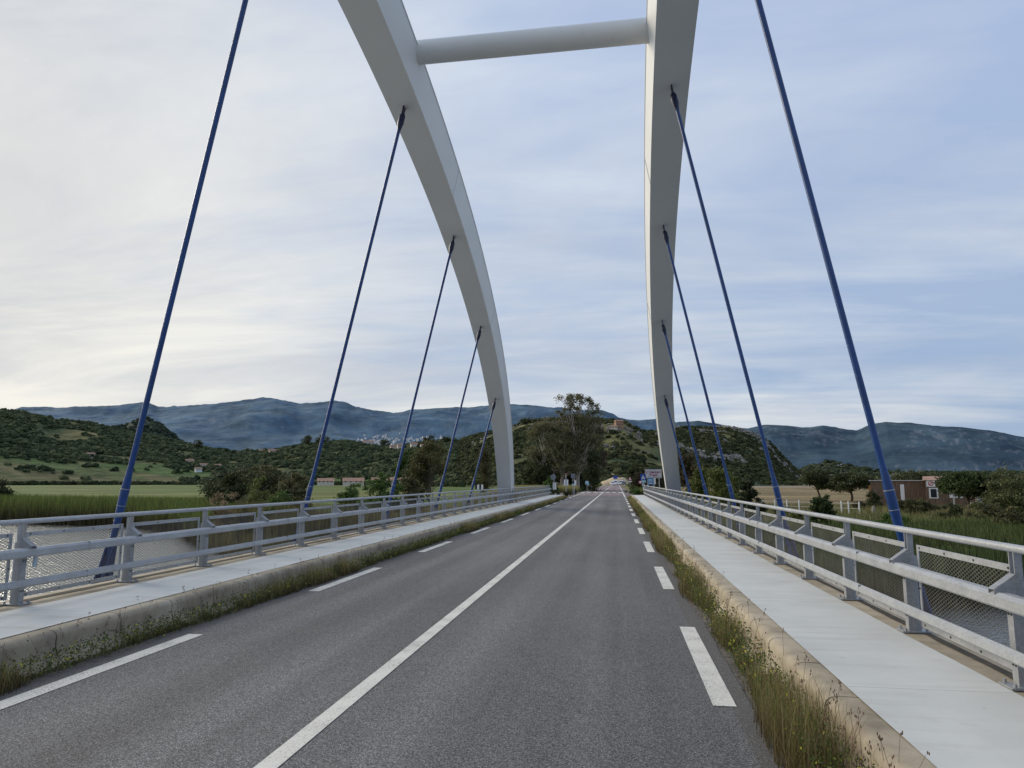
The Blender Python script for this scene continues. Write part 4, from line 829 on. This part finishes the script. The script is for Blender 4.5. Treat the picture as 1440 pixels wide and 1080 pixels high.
def hill_trees(spec, group):
    proto = None
    for px, py, S, lb in spec:
        x, y, z, r = front.find(px, py)
        root = thing('hill_tree', lb, 'tree', (x, y, z - .5), RNG.uniform(0, 6), group)
        cc = leaves('crown', [(0, 0, S * .6, S * .5, S * .5, S * .42), (S * .25, 0, S * .5, S * .35, S * .35, S * .35)], 900, S * .075, *DK, root, 24, .22); limbs(root, cc, S, S * .04, M['bark'], 4)
hill_trees([(275, 632, 14, 'dark tree on the ridge left of the small field'), (345, 633, 13, 'rounded tree beside the ridge-top field'), (430, 629, 16, 'leftmost of the crowns near the white house on the ridge'), (452, 626, 15, 'dark ridge crown left of the white red-roofed house'), (540, 631, 13, 'ridge tree right of the white red-roofed house'), (604, 627, 13, 'ridge tree beside the pair of cream houses'), (628, 626, 12, 'ridge tree above the cream houses'), (740, 600, 9, 'single round tree on the crest left of the tall clump')], 'trees along the near ridge')

# ------------------------------------------------------------------ houses
def house(name, label, x, y, z, wd, dp, ht, rz, group=None, wall='white', roof='roof', cat='house', wins=3, floors=1, rh=.32):
    root = thing(name, label, cat, (x, y, z), rz, group); mb = MB(); mb.box(-wd / 2, wd / 2, -dp / 2, dp / 2, -2.5, ht); mb.build('wall', M[wall], root)
    mb = MB(); e = .4; r_ = [(-dp / 2 - e, ht + .003), (dp / 2 + e, ht + .003), (dp / 2 + e, ht + .15), (0, ht + dp * rh), (-dp / 2 - e, ht + .15)]
    a = [(-wd / 2 - e, q, w_) for q, w_ in r_]; mb.prism(a, [(wd / 2 + e, q, w_) for _, q, w_ in a]); mb.build('roof', M[roof], root)
    for f in range(floors):
        for i in range(wins):
            xx = -wd / 2 + wd * (i + .5) / wins; zz = f * 2.8 + 1.0; mb = MB(); mb.box(xx - .45, xx + .45, -dp / 2 - .04, -dp / 2 - .003, zz, zz + 1.2); mb.build('window', M['glass'], root)
    return root
def face(x, y): return -math.atan2(x, y)
ridge = [(517, 628, 15, 8, 5.5, 'white', 'white two-storey house with red roof alone on the left ridge', 2), (382, 638, 12, 8, 3.5, 'render', 'low house with salmon roof beside the ridge-top field', 1), (366, 637, 8, 6, 3, 'white', 'small white house left of the salmon-roofed one', 1),
         (553, 634, 10, 7, 4.5, 'render', 'cream house left of the third hanger on the ridge', 2), (562, 633, 8, 7, 5.5, 'render', 'taller cream house touching its neighbour on the ridge', 2), (581, 631, 8, 7, 5, 'render', 'cream gabled house just right of the third hanger', 1), (594, 632, 6, 6, 4, 'white', 'small white house at the right end of the ridge row', 1),
         (265, 652, 9, 7, 3, 'render', 'cream farmhouse among trees low on the left hill', 1), (285, 658, 8, 6, 3, 'white', 'white farmhouse below the cream one on the left hill', 1), (278, 664, 7, 6, 3, 'white', 'lowest white outbuilding among the left hill trees', 1), (305, 659, 7, 6, 3, 'render', 'small house at the right end of the left hill farm', 1), (124, 643, 9, 6, 3, 'white', 'lone white hut in the middle of the left hillside', 1)]
for px, py, wd, dp, ht, wl, lb, fl in ridge:
    x, y, z, r = front.find(px, py); house('hillside_house', lb, x, y, z + .8, wd, dp, ht, face(x, y) + .25, 'houses on the left hills', wl, floors=fl)
for px, D, wd, ht, lb in ((497, 540, 15, 1.8, 'open farm shed left of the bushes at the edge of the left plain'), (536, 500, 13, 1.8, 'shed with terracotta roof half hidden by bushes, right of the open farm shed'), (458, 600, 13, 1.7, 'low pink-roofed shed at the left end of the farm row'), (562, 500, 12, 2.0, 'small terracotta-roofed barn partly behind the trees')):
    x = D * math.sin(az(px)); y = D * math.cos(az(px)); house('farm_shed', lb, x, y, -.2, wd, 12, ht, face(x, y), 'farm sheds on the left plain', 'render', cat='shed', wins=4, rh=.22)
# chapel-like ochre house on the crest
x, y, z, r = front.find(872, 601); house('hilltop_house', 'ochre stone house on the crest above the end of the road', x, y, z + .6, 7, 5, 4.6, face(x, y) + .3, None, 'ochre', floors=2)
x, y, z, r = front.find(864, 604); house('hilltop_annex', 'low pale wall-like building beside the ochre crest house', x, y, z + .3, 7, 4, 2, face(x, y), None, 'render')
# the far village
mb = MB(); mb.box(-7, 7, -5, 5, -6, 8); vw = mb.mesh('wall', M['white']); mb = MB(); a = [(-7.4, -5.4, 8.01), (-7.4, 5.4, 8.01), (-7.4, 0, 11)]; mb.prism(a, [(7.4, q, w_) for _, q, w_ in a]); vr = mb.mesh('roof', m_plain('pale_tile_roof', (.45, .36, .32), .8))
rr = random.Random(5)
for i in range(125):
    if i < 95: px = rr.gauss(530, 19); py = 625 - (px - 510) * .10 + rr.gauss(0, 4.6)
    else: px = rr.uniform(570, 622); py = 618 + rr.gauss(0, 2) - (px - 600) * .05
    if py > 631: py = 630
    x, y, z, r = far.find(px, py); t = thing('village_house', 'tiny white house in the distant village on the mountain slope', 'house', (x, y, z), rr.uniform(0, 3), 'houses of the distant mountain village')
    s_ = rr.uniform(.5, 1.15); t.scale = (s_ * rr.uniform(.8, 1.4), s_, s_); link(bpy.data.objects.new('wall', vw), t); link(bpy.data.objects.new('roof', vr), t)

# ------------------------------------------------------------------ wooden cabin, terrace, fence on the right
D = 122; px0 = 1279; x = D * math.sin(az(px0)); y = D * math.cos(az(px0)); zg = -1.6
root = thing('wooden_cabin', 'flat-roofed cabin clad in dark weathered boards on the right bank', 'cabin', (x, y, zg), face(x, y))
mb = MB(); mb.box(-5.1, 2.4, -3, 3, -.5, 3.5); mb.box(2.403, 4.9, -1.6, 3, -.5, 3.2); mb.build('wall', M['wood'], root)
mb = MB(); mb.box(-5.3, 2.6, -3.2, 3.2, 3.503, 3.62); mb.box(2.0, 5.3, -3.0, 3.1, 3.23, 3.33); mb.build('roof', M['boardgrey'], root)
mb = MB(); mb.box(-1.25, -.75, -3.05, -3.003, .7, 3.0); mb.build('window', M['white'], root); mb = MB(); mb.box(-1.55, -1.27, -3.06, -3.003, .7, 3.0); mb.build('shutter', M['wood'], root)
mb = MB(); mb.box(2.9, 3.9, -1.65, -1.603, -.1, 2.2); mb.build('door', M['bark'], root)
mb = MB(); mb.box(-5.4, 5.6, -4.6, -3.25, -.55, -.28); mb.build('terrace_step', M['boardgrey'], root)
D = 118; px0 = 1330; x = D * math.sin(az(px0)); y = D * math.cos(az(px0))
root = thing('wooden_kiosk', 'brown boarded snack hut with red roof and white window beside the cabin', 'hut', (x, y, zg), face(x, y))
mb = MB(); mb.box(-2.5, 3.2, -2.5, 2.5, -.5, 3.6); mb.build('wall', M['wood'], root)
mb = MB(); a = [(-2.8, -2.8, 3.603), (-2.8, 2.8, 3.603), (-2.8, 0, 4.15)]; mb.prism(a, [(3.5, q, w_) for _, q, w_ in a]); mb.build('roof', M['roof'], root)
mb = MB(); mb.box(-2.1, -1.0, -2.56, -2.503, 1.1, 2.55); wo_ = mb.build('window', M['white'], root); mb = MB(); mb.box(-1.9, -1.2, -2.60, -2.563, 1.25, 2.4); mb.build('pane', M['glass'], wo_)
mb = MB(); mb.box(.3, 1.8, -2.56, -2.503, 1.2, 2.5); mb.build('serving_hatch', M['white'], root)
mb = MB(); mb.box(-2.35, -1.3, -2.62, -2.503, 2.7, 3.55); sb = mb.build('sign_board', M['white'], root)
mb = MB()
for k in range(16):
    a = 2 * PI * k / 16; b = 2 * PI * (k + 1) / 16; mb.add([(-1.82 + r_ * math.cos(t), -2.626, 3.13 + r_ * math.sin(t)) for r_, t in ((.24, a), (.34, a), (.34, b), (.24, b))], [(0, 1, 2, 3)])
mb.add([(-2.08, -2.627, 2.95), (-2.0, -2.627, 2.87), (-1.56, -2.627, 3.31), (-1.64, -2.627, 3.39)], [(0, 1, 2, 3)]); mb.build('emblem', M['signred'], sb)
D = 110; px0 = 1366; x = D * math.sin(az(px0)); y = D * math.cos(az(px0))
root = thing('pergola', 'white-posted terrace shelter with a pale table under the spreading tree', 'pergola', (x, y, zg - .3), face(x, y))
for xx in (-2.1, 2.1):
    for yy in (-1.4, 1.4): mb = MB(); mb.box(xx - .07, xx + .07, yy - .07, yy + .07, 0, 2.0); mb.build('post', M['white'], root)
mb = MB(); mb.box(-2.2, 2.2, -1.5, 1.5, 2.003, 2.1); mb.build('beam', M['white'], root)
mb = MB(); mb.box(-1.2, 2.0, -1.9, -1.5, -.2, .1); mb.build('low_wall', M['boardgrey'], root)
mb = MB(); mb.box(-.5, .7, -.6, .3, .95, 1.03); mb.box(.05, .15, -.2, -.1, 0, .947); tag(mb.build('table', M['white']), 'white pedestal table standing under the pergola', 'table').location = (x, y, zg - .3)
D = 128; px0 = 1425; x = D * math.sin(az(px0)); y = D * math.cos(az(px0))
house('white_bungalow', 'low white building partly hidden by tamarisks at the right edge', x, y, zg, 9, 6, 3.0, face(x, y), None, 'white', 'white', wins=2, rh=.06)
D = 128; px0 = 1231; x = D * math.sin(az(px0)); y = D * math.cos(az(px0)); mb = MB(); mb.box(-1.0, 1.0, -1, 1, 0, 2.6); mb.box(-1.1, 1.1, -1.1, 1.1, 2.603, 2.7); o = mb.build('orange_shed', m_plain('orange_boards', (.50, .24, .07), .7)); o.location = (x, y, zg); o.rotation_euler.z = face(x, y); tag(o, 'small orange shed at the left end of the wooden cabin', 'shed')
mb = MB(); mb.blob((0, 0, .35), (.22, .2, .5), 3, 0, 9, 6, .25); o = mb.build('standing_stone', M['concrete']); x = 92 * math.sin(az(1226)); y = 92 * math.cos(az(1226)); o.location = (x, y, -1.75); tag(o, 'upright grey stone in the grass before the cabin', 'stone')
fx0 = (100 * math.sin(az(1070)), 100 * math.cos(az(1070))); root = thing('field_fence', 'white-posted wire fence around the dry field on the right', 'fence', (fx0[0], fx0[1], -1.75)); prev = None
for px in (1070, 1088, 1105, 1122, 1141, 1161, 1181, 1191, 1206):
    D = 98 - (px - 1070) * .06; x = D * math.sin(az(px)) - fx0[0]; y = D * math.cos(az(px)) - fx0[1]
    mb = MB(); mb.box(x - .06, x + .06, y - .06, y + .06, -.2, 1.35); mb.build('post', M['white'], root)
    if prev:
        for z in (.55, 1.1): mb = MB(); mb.tube([(prev[0], prev[1], z), (x, y, z)], .02, 4); mb.build('rail', M['boardgrey'], root)
    prev = (x, y)

# ------------------------------------------------------------------ signs
def post(root, x, z0, z1, r=.035, mat='galv', y=0): mb = MB(); mb.tube([(x, y, z0), (x, y, z1)], r, 8); mb.build('pole', M[mat], root)
def plate(root, name, x, z, wd, ht, mat, y=-.05, th=.015): mb = MB(); mb.box(x - wd / 2, x + wd / 2, y - th, y, z - ht / 2, z + ht / 2); return mb.build(name, M[mat], root)
def sx(px, Y): return XatY(px, Y)
def zat(px, py, Y): d = ray(px, py); return CH + d[2] * Y / d[1]
def sign_at(name, label, px, Y, group='signs by the left end of the bridge'):
    return thing(name, label, 'sign', (sx(px, Y), Y, -.05), 0, group)
Y = 86; r = sign_at('round_sign', 'round sign seen from behind above a white board, nearest the left railing end', 779, Y)
post(r, 0, 0, zat(779, 667, Y) + .1); mb = MB(); mb.disc((-.08, .06, zat(779, 671, Y) + .05), .34, .02, 24); mb.build('sign_back', M['signback'], r); plate(r, 'white_board', .07, zat(779, 683.5, Y) + .05, .42, .82, 'white'); plate(r, 'dark_strip', .02, zat(779, 683.5, Y) + .05, .07, .8, 'signback', -.067, .01)
Y = 93; r = sign_at('post_sign', 'slim post with a red-tipped top and a wide white board', 796, Y)
post(r, 0, 0, zat(796, 665.5, Y) + .05, .05); mb = MB(); mb.tube([(.04, -.06, zat(796, 667.2, Y)), (.04, -.06, zat(796, 665.6, Y))], .06, 8); mb.build('red_cap', M['signred'], r); plate(r, 'white_board', 0, zat(796, 678.6, Y) + .05, .58, .78, 'white'); plate(r, 'dark_strip', -.0, zat(796, 678.6, Y) + .05, .1, .76, 'signback', -.067, .01)
Y = 98; r = sign_at('double_post_sign', 'square road sign seen from behind on twin grey posts', 806, Y)
post(r, -.02, 0, zat(806, 666, Y)); post(r, .18, 0, zat(806, 666, Y)); plate(r, 'sign_back', 0, zat(805, 669, Y) + .05, .58, .58, 'signback'); plate(r, 'small_plate', -.02, zat(805, 678, Y), .36, .26, 'black'); plate(r, 'small_plate', -.02, zat(805, 681, Y), .36, .22, 'teal'); plate(r, 'white_board', .30, zat(808.5, 678.5, Y), .26, .7, 'white')
Y = 128; r = sign_at('small_panel_sign', 'small pale blue panel at the right edge of the tall grass', 825.5, Y)
post(r, 0, 0, zat(825, 675, Y), .03); plate(r, 'panel', 0, zat(825, 678.3, Y), .62, .55, 'teal'); plate(r, 'panel', .22, zat(828, 681, Y), .3, .3, 'teal', -.068)
Y = 60; x = XatY(674, Y); r = thing('marker_board', 'tilted black and white board behind the left railing near the arch foot', 'sign', (x, Y, -1.4), .1)
post(r, .05, 0, zat(674, 687, Y) + 1.3); 
for k in range(4): mb = MB(); u = -.34 + .17 * k; mb.box(u, u + .168, -.05, -.03, zat(674, 688, Y) + 1.4, zat(674, 681.5, Y) + 1.4); mb.build('panel', M['white' if k % 2 else 'black'], r)
# right side
def text_mesh(name, body, size, mat, parent, loc, bold=0):
    cu = bpy.data.curves.new(name, 'FONT'); cu.body = body; cu.size = size; cu.align_x = 'CENTER'; cu.align_y = 'CENTER'; cu.extrude = .002; cu.offset = bold
    tmp = bpy.data.objects.new(name, cu); COL.objects.link(tmp); me = bpy.data.meshes.new_from_object(tmp); bpy.data.objects.remove(tmp); me.materials.clear(); me.materials.append(M[mat])
    o = link(bpy.data.objects.new(name, me), parent); o.rotation_euler = (PI / 2, 0, 0); o.location = loc; return o
g4 = 'signs by the right end of the bridge'
Y = 97; r = thing('beach_board', 'large white board reading Le Liamone Beach in magenta beside the right arch', 'sign', (XatY(919, Y), Y, -.3), 0, g4)
zc0 = zat(919, 666, Y) + .3; post(r, -.75, 0, zc0 + .5, .05); post(r, .75, 0, zc0 + .5, .05); b = plate(r, 'board', 0, zc0, 2.16, 1.18, 'boardgrey', -.06, .03)
text_mesh('lettering', 'Le Liamone', .43, 'magenta', b, (0, -.1, zc0 + .2), .016); text_mesh('lettering', 'Beach', .43, 'magenta', b, (0, -.1, zc0 - .2), .016)
mb = MB()
for k in range(9): mb.box(-.95 + .22 * k, -.95 + .22 * k + (.16 if k % 3 else .1), -.1, -.092, zc0 - .50, zc0 - .44)
mb.build('small_print', M['dklett'], b); mb = MB()
for k in range(10): mb.box(-.98 + .2 * k, -.98 + .2 * k + .13, -.1, -.092, zc0 + .47, zc0 + .53)
mb.build('top_strip', M['signback'], b)
Y = 88; r = thing('crossing_sign', 'blue square pedestrian crossing sign above small plates on a white pole', 'sign', (XatY(904.5, Y), Y, -.1), 0, g4)
zc0 = zat(904.5, 671, Y) + .1; post(r, 0, 0, zc0 + .3, .04, 'white'); post(r, .16, 0, zc0 - .9, .04, 'white'); b = plate(r, 'panel', 0, zc0, .66, .72, 'signblue')
mb = MB(); mb.add([(-.22, -.068, zc0 - .24), (.22, -.068, zc0 - .24), (0, -.068, zc0 + .27)], [(0, 1, 2)]); tri_ = mb.build('white_triangle', M['white'], b)
mb = MB(); mb.box(-.02, .03, -.074, -.07, zc0 - .12, zc0 + .05); mb.disc((.005, -.072, zc0 + .09), .03, .004, 10); mb.box(-.07, -.03, -.074, -.07, zc0 - .23, zc0 - .12); mb.box(.03, .07, -.074, -.07, zc0 - .23, zc0 - .12); mb.build('walking_figure', M['black'], tri_)
plate(r, 'small_plate', .06, zat(905, 677, Y) + .1, .5, .28, 'teal'); plate(r, 'small_plate', .0, zat(905, 681.5, Y) + .1, .32, .22, 'white'); plate(r, 'blue_dot', .0, zat(905, 681.5, Y) + .1, .12, .12, 'signblue', -.068, .005)
mb = MB(); mb.disc((-.32, .06, zat(901, 678, Y) + .1), .22, .02, 20); rd = mb.build('round_plate', M['signred'], r); mb = MB(); mb.disc((-.34, .045, zat(901, 678, Y) + .1), .14, .012, 18); mb.build('white_centre', M['white'], rd)
Y = 93; r = thing('poster_panel', 'blue poster panel standing under the large white board', 'sign', (XatY(915, Y), Y, -.4), 0, g4); zc0 = zat(915, 676.8, Y) + .4; post(r, -.3, 0, zc0 + .3); post(r, .3, 0, zc0 + .3); b = plate(r, 'panel', 0, zc0, .78, .84, 'poster'); mb = MB()
for k in range(4): mb.box(-.28, .28 - .1 * (k % 2), -.07, -.066, zc0 - .3 + .17 * k, zc0 - .25 + .17 * k)
mb.build('print', M['white'], b)
Y = 98.5; r = thing('information_panel', 'narrow white panel right of the blue poster', 'sign', (XatY(920.3, Y), Y, -.4), 0, g4); zc0 = zat(920, 676.2, Y) + .4; post(r, .0, 0, zc0); plate(r, 'panel', 0, zc0, .34, .85, 'white')
Y = 165; r = thing('warning_sign', 'small triangular warning sign among the bushes right of the far road', 'sign', (XatY(886, Y), Y, -.1), 0, g4); zc0 = zat(886, 673, Y) + .1; post(r, 0, 0, zc0 + .3, .05)
mb = MB(); mb.prism([(-.5, -.06, zc0 - .35), (.5, -.06, zc0 - .35), (0, -.06, zc0 + .5)], [(-.5, -.03, zc0 - .35), (.5, -.03, zc0 - .35), (0, -.03, zc0 + .5)]); tt = mb.build('panel', M['signred'], r)
mb = MB(); mb.add([(-.32, -.065, zc0 - .25), (.32, -.065, zc0 - .25), (0, -.065, zc0 + .3)], [(0, 1, 2)]); mb.build('white_triangle', M['white'], tt); plate(r, 'small_plate', 0, zc0 - .65, .8, .25, 'white')
# small dark bushes at the sign feet
for px, D, yt, wp, lb in ((777, 84.5, 688, 20, 'dark weeds round the foot of the round sign'), (796.5, 88, 688.5, 11, 'round dark bush at the end of the left kerb'), (806, 99, 688, 12, 'dark bush at the foot of the twin-post sign'), (898, 86, 686, 20, 'green weeds at the foot of the crossing sign'), (892, 110, 683, 22, 'green bushes along the right edge of the far road')):
    T('round', 'shrub', lb, px, D, yt, wp, *(BG if px > 880 else DK), n=3500, leaf=.06, ncl=40, crown0=0, cat='shrub', base=-.12, group='weedy bushes at the sign feet')

# ------------------------------------------------------------------ vehicles at the end of the road
def vehicle(name, label, x, y, rz, col, kind, cat='car'):
    root = thing(name, label, cat, (x, y, .0), rz, 'vehicles at the far end of the road'); bm_ = m_plain(name + '_paint', col, .3, var=.06)
    if kind == 'van': pr = [(-2.4, .35), (2.5, .35), (2.5, 1.0), (2.3, 1.25), (1.6, 1.95), (1.3, 2.15), (-2.3, 2.2), (-2.4, 2.0)]; W, hh = .98, 2.1; ws = (1.68, 2.22, 1.32, 1.86)
    else: pr = [(-2.1, .3), (2.15, .3), (2.15, .75), (1.9, .92), (1.1, 1.0), (.4, 1.45), (-1.2, 1.5), (-1.9, 1.05), (-2.1, .95)]; W, hh = .88, 1.45; ws = (.5, 1.05, 1.03, 1.40)
    mb = MB(); mb.prism([(-W, -a, z) for a, z in pr], [(W, -a, z) for a, z in pr]); mb.build('body', bm_, root)
    mb = MB(); (f0, f1, z0, z1) = (ws[0], ws[1], ws[2], ws[3]); mb.prism([(-W * .82, -f1 - .03, z0), (W * .82, -f1 - .03, z0), (W * .75, -f0 - .03, z1), (-W * .75, -f0 - .03, z1)], [(-W * .82, -f1 + .02, z0), (W * .82, -f1 + .02, z0), (W * .75, -f0 + .02, z1), (-W * .75, -f0 + .02, z1)]); mb.build('windscreen', M['glass'], root)
    for sx_ in (-1, 1):
        mb = MB(); a = W * sx_ * 1.004; mb.add([(a, -ws[0] + .25, z0), (a, .9, z0), (a, .8, z1), (a, -ws[0] + .45, z1)], [(0, 1, 2, 3)]); mb.build('side_window', M['glass'], root)
        for yy in (-1.4, 1.35): 
            mb = MB(); mb.tube([(sx_ * (W - .2), yy, .33), (sx_ * (W + .02), yy, .33)], .33, 14); mb.build('wheel', M['black'], root)
        mb = MB(); fy = -2.5 if kind == 'van' else -2.15; mb.box(sx_ * .65 - .15, sx_ * .65 + .15, fy - .02, fy - .003, .62, .8); mb.build('headlight', M['white'], root)
    mb = MB(); fy = -2.5 if kind == 'van' else -2.15; mb.box(-.26, .26, fy - .02, fy - .003, .42, .54); mb.build('number_plate', M['white'], root); return root
vehicle('parked_car', 'white car facing the camera on the left lane at the end of the road', XatY(861.5, 316), 316, .12, (.75, .75, .76), 'car')
vehicle('parked_van', 'white van at the far end just behind the white car', XatY(865, 332), 332, .1, (.75, .75, .76), 'van', 'van')
vehicle('parked_car', 'white car in the middle of the row at the road end', XatY(868, 345), 345, .4, (.7, .7, .72), 'car')
vehicle('parked_car', 'dark car in the middle of the row at the road end', XatY(871, 346), 346, 0, (.02, .02, .025), 'car')
vehicle('parked_van', 'pale van right of the dark car at the road end', XatY(874.3, 345), 345, -.2, (.6, .6, .6), 'van', 'van')
vehicle('parked_car', 'dark green car at the right edge of the road end', XatY(877.5, 318), 318, .1, (.06, .08, .07), 'car')
mb = MB(); mb.blob((0, 0, 0), (9.2, 6, 4.6), 8, 0, 26, 12, .12); o = mb.build('sandy_bank', m_plain('sand_cut', (.50, .40, .27), .95, var=.3, sc=.5, bump=.4), smooth=60); o.location = (XatY(869, 362), 362, -1.0); tag(o, kind='structure')
Y = 352; r = thing('dark_billboard', 'dark blue billboard above the white van at the end of the road', 'sign', (XatY(865.5, Y), Y, 0), 0); post(r, -.8, 0, 3.4, .06); post(r, .8, 0, 3.4, .06); plate(r, 'panel', 0, 3.6, 1.9, 1.5, 'signblue')
# a bird over the left hills
mb = MB(); mb.blob((0, 0, 0), (.09, .22, .08), 2, 0, 8, 6, .05); mb.add([(-.05, .08, .02), (-.05, -.08, .02), (-.5, -.02, .16), (-.45, .08, .15)], [(0, 1, 2, 3)]); mb.add([(.05, .08, .02), (.05, -.08, .02), (.5, -.02, .14), (.45, .08, .13)], [(0, 1, 2, 3)]); mb.add([(-.05, -.18, 0), (.05, -.18, 0), (.08, -.34, 0), (-.08, -.34, 0)], [(0, 1, 2, 3)])
o = mb.build('bird', M['black']); o.location = pos(275, 624, 160); o.rotation_euler = (.1, .2, .8); tag(o, 'small dark bird flying over the hills left of the second hanger', 'bird')
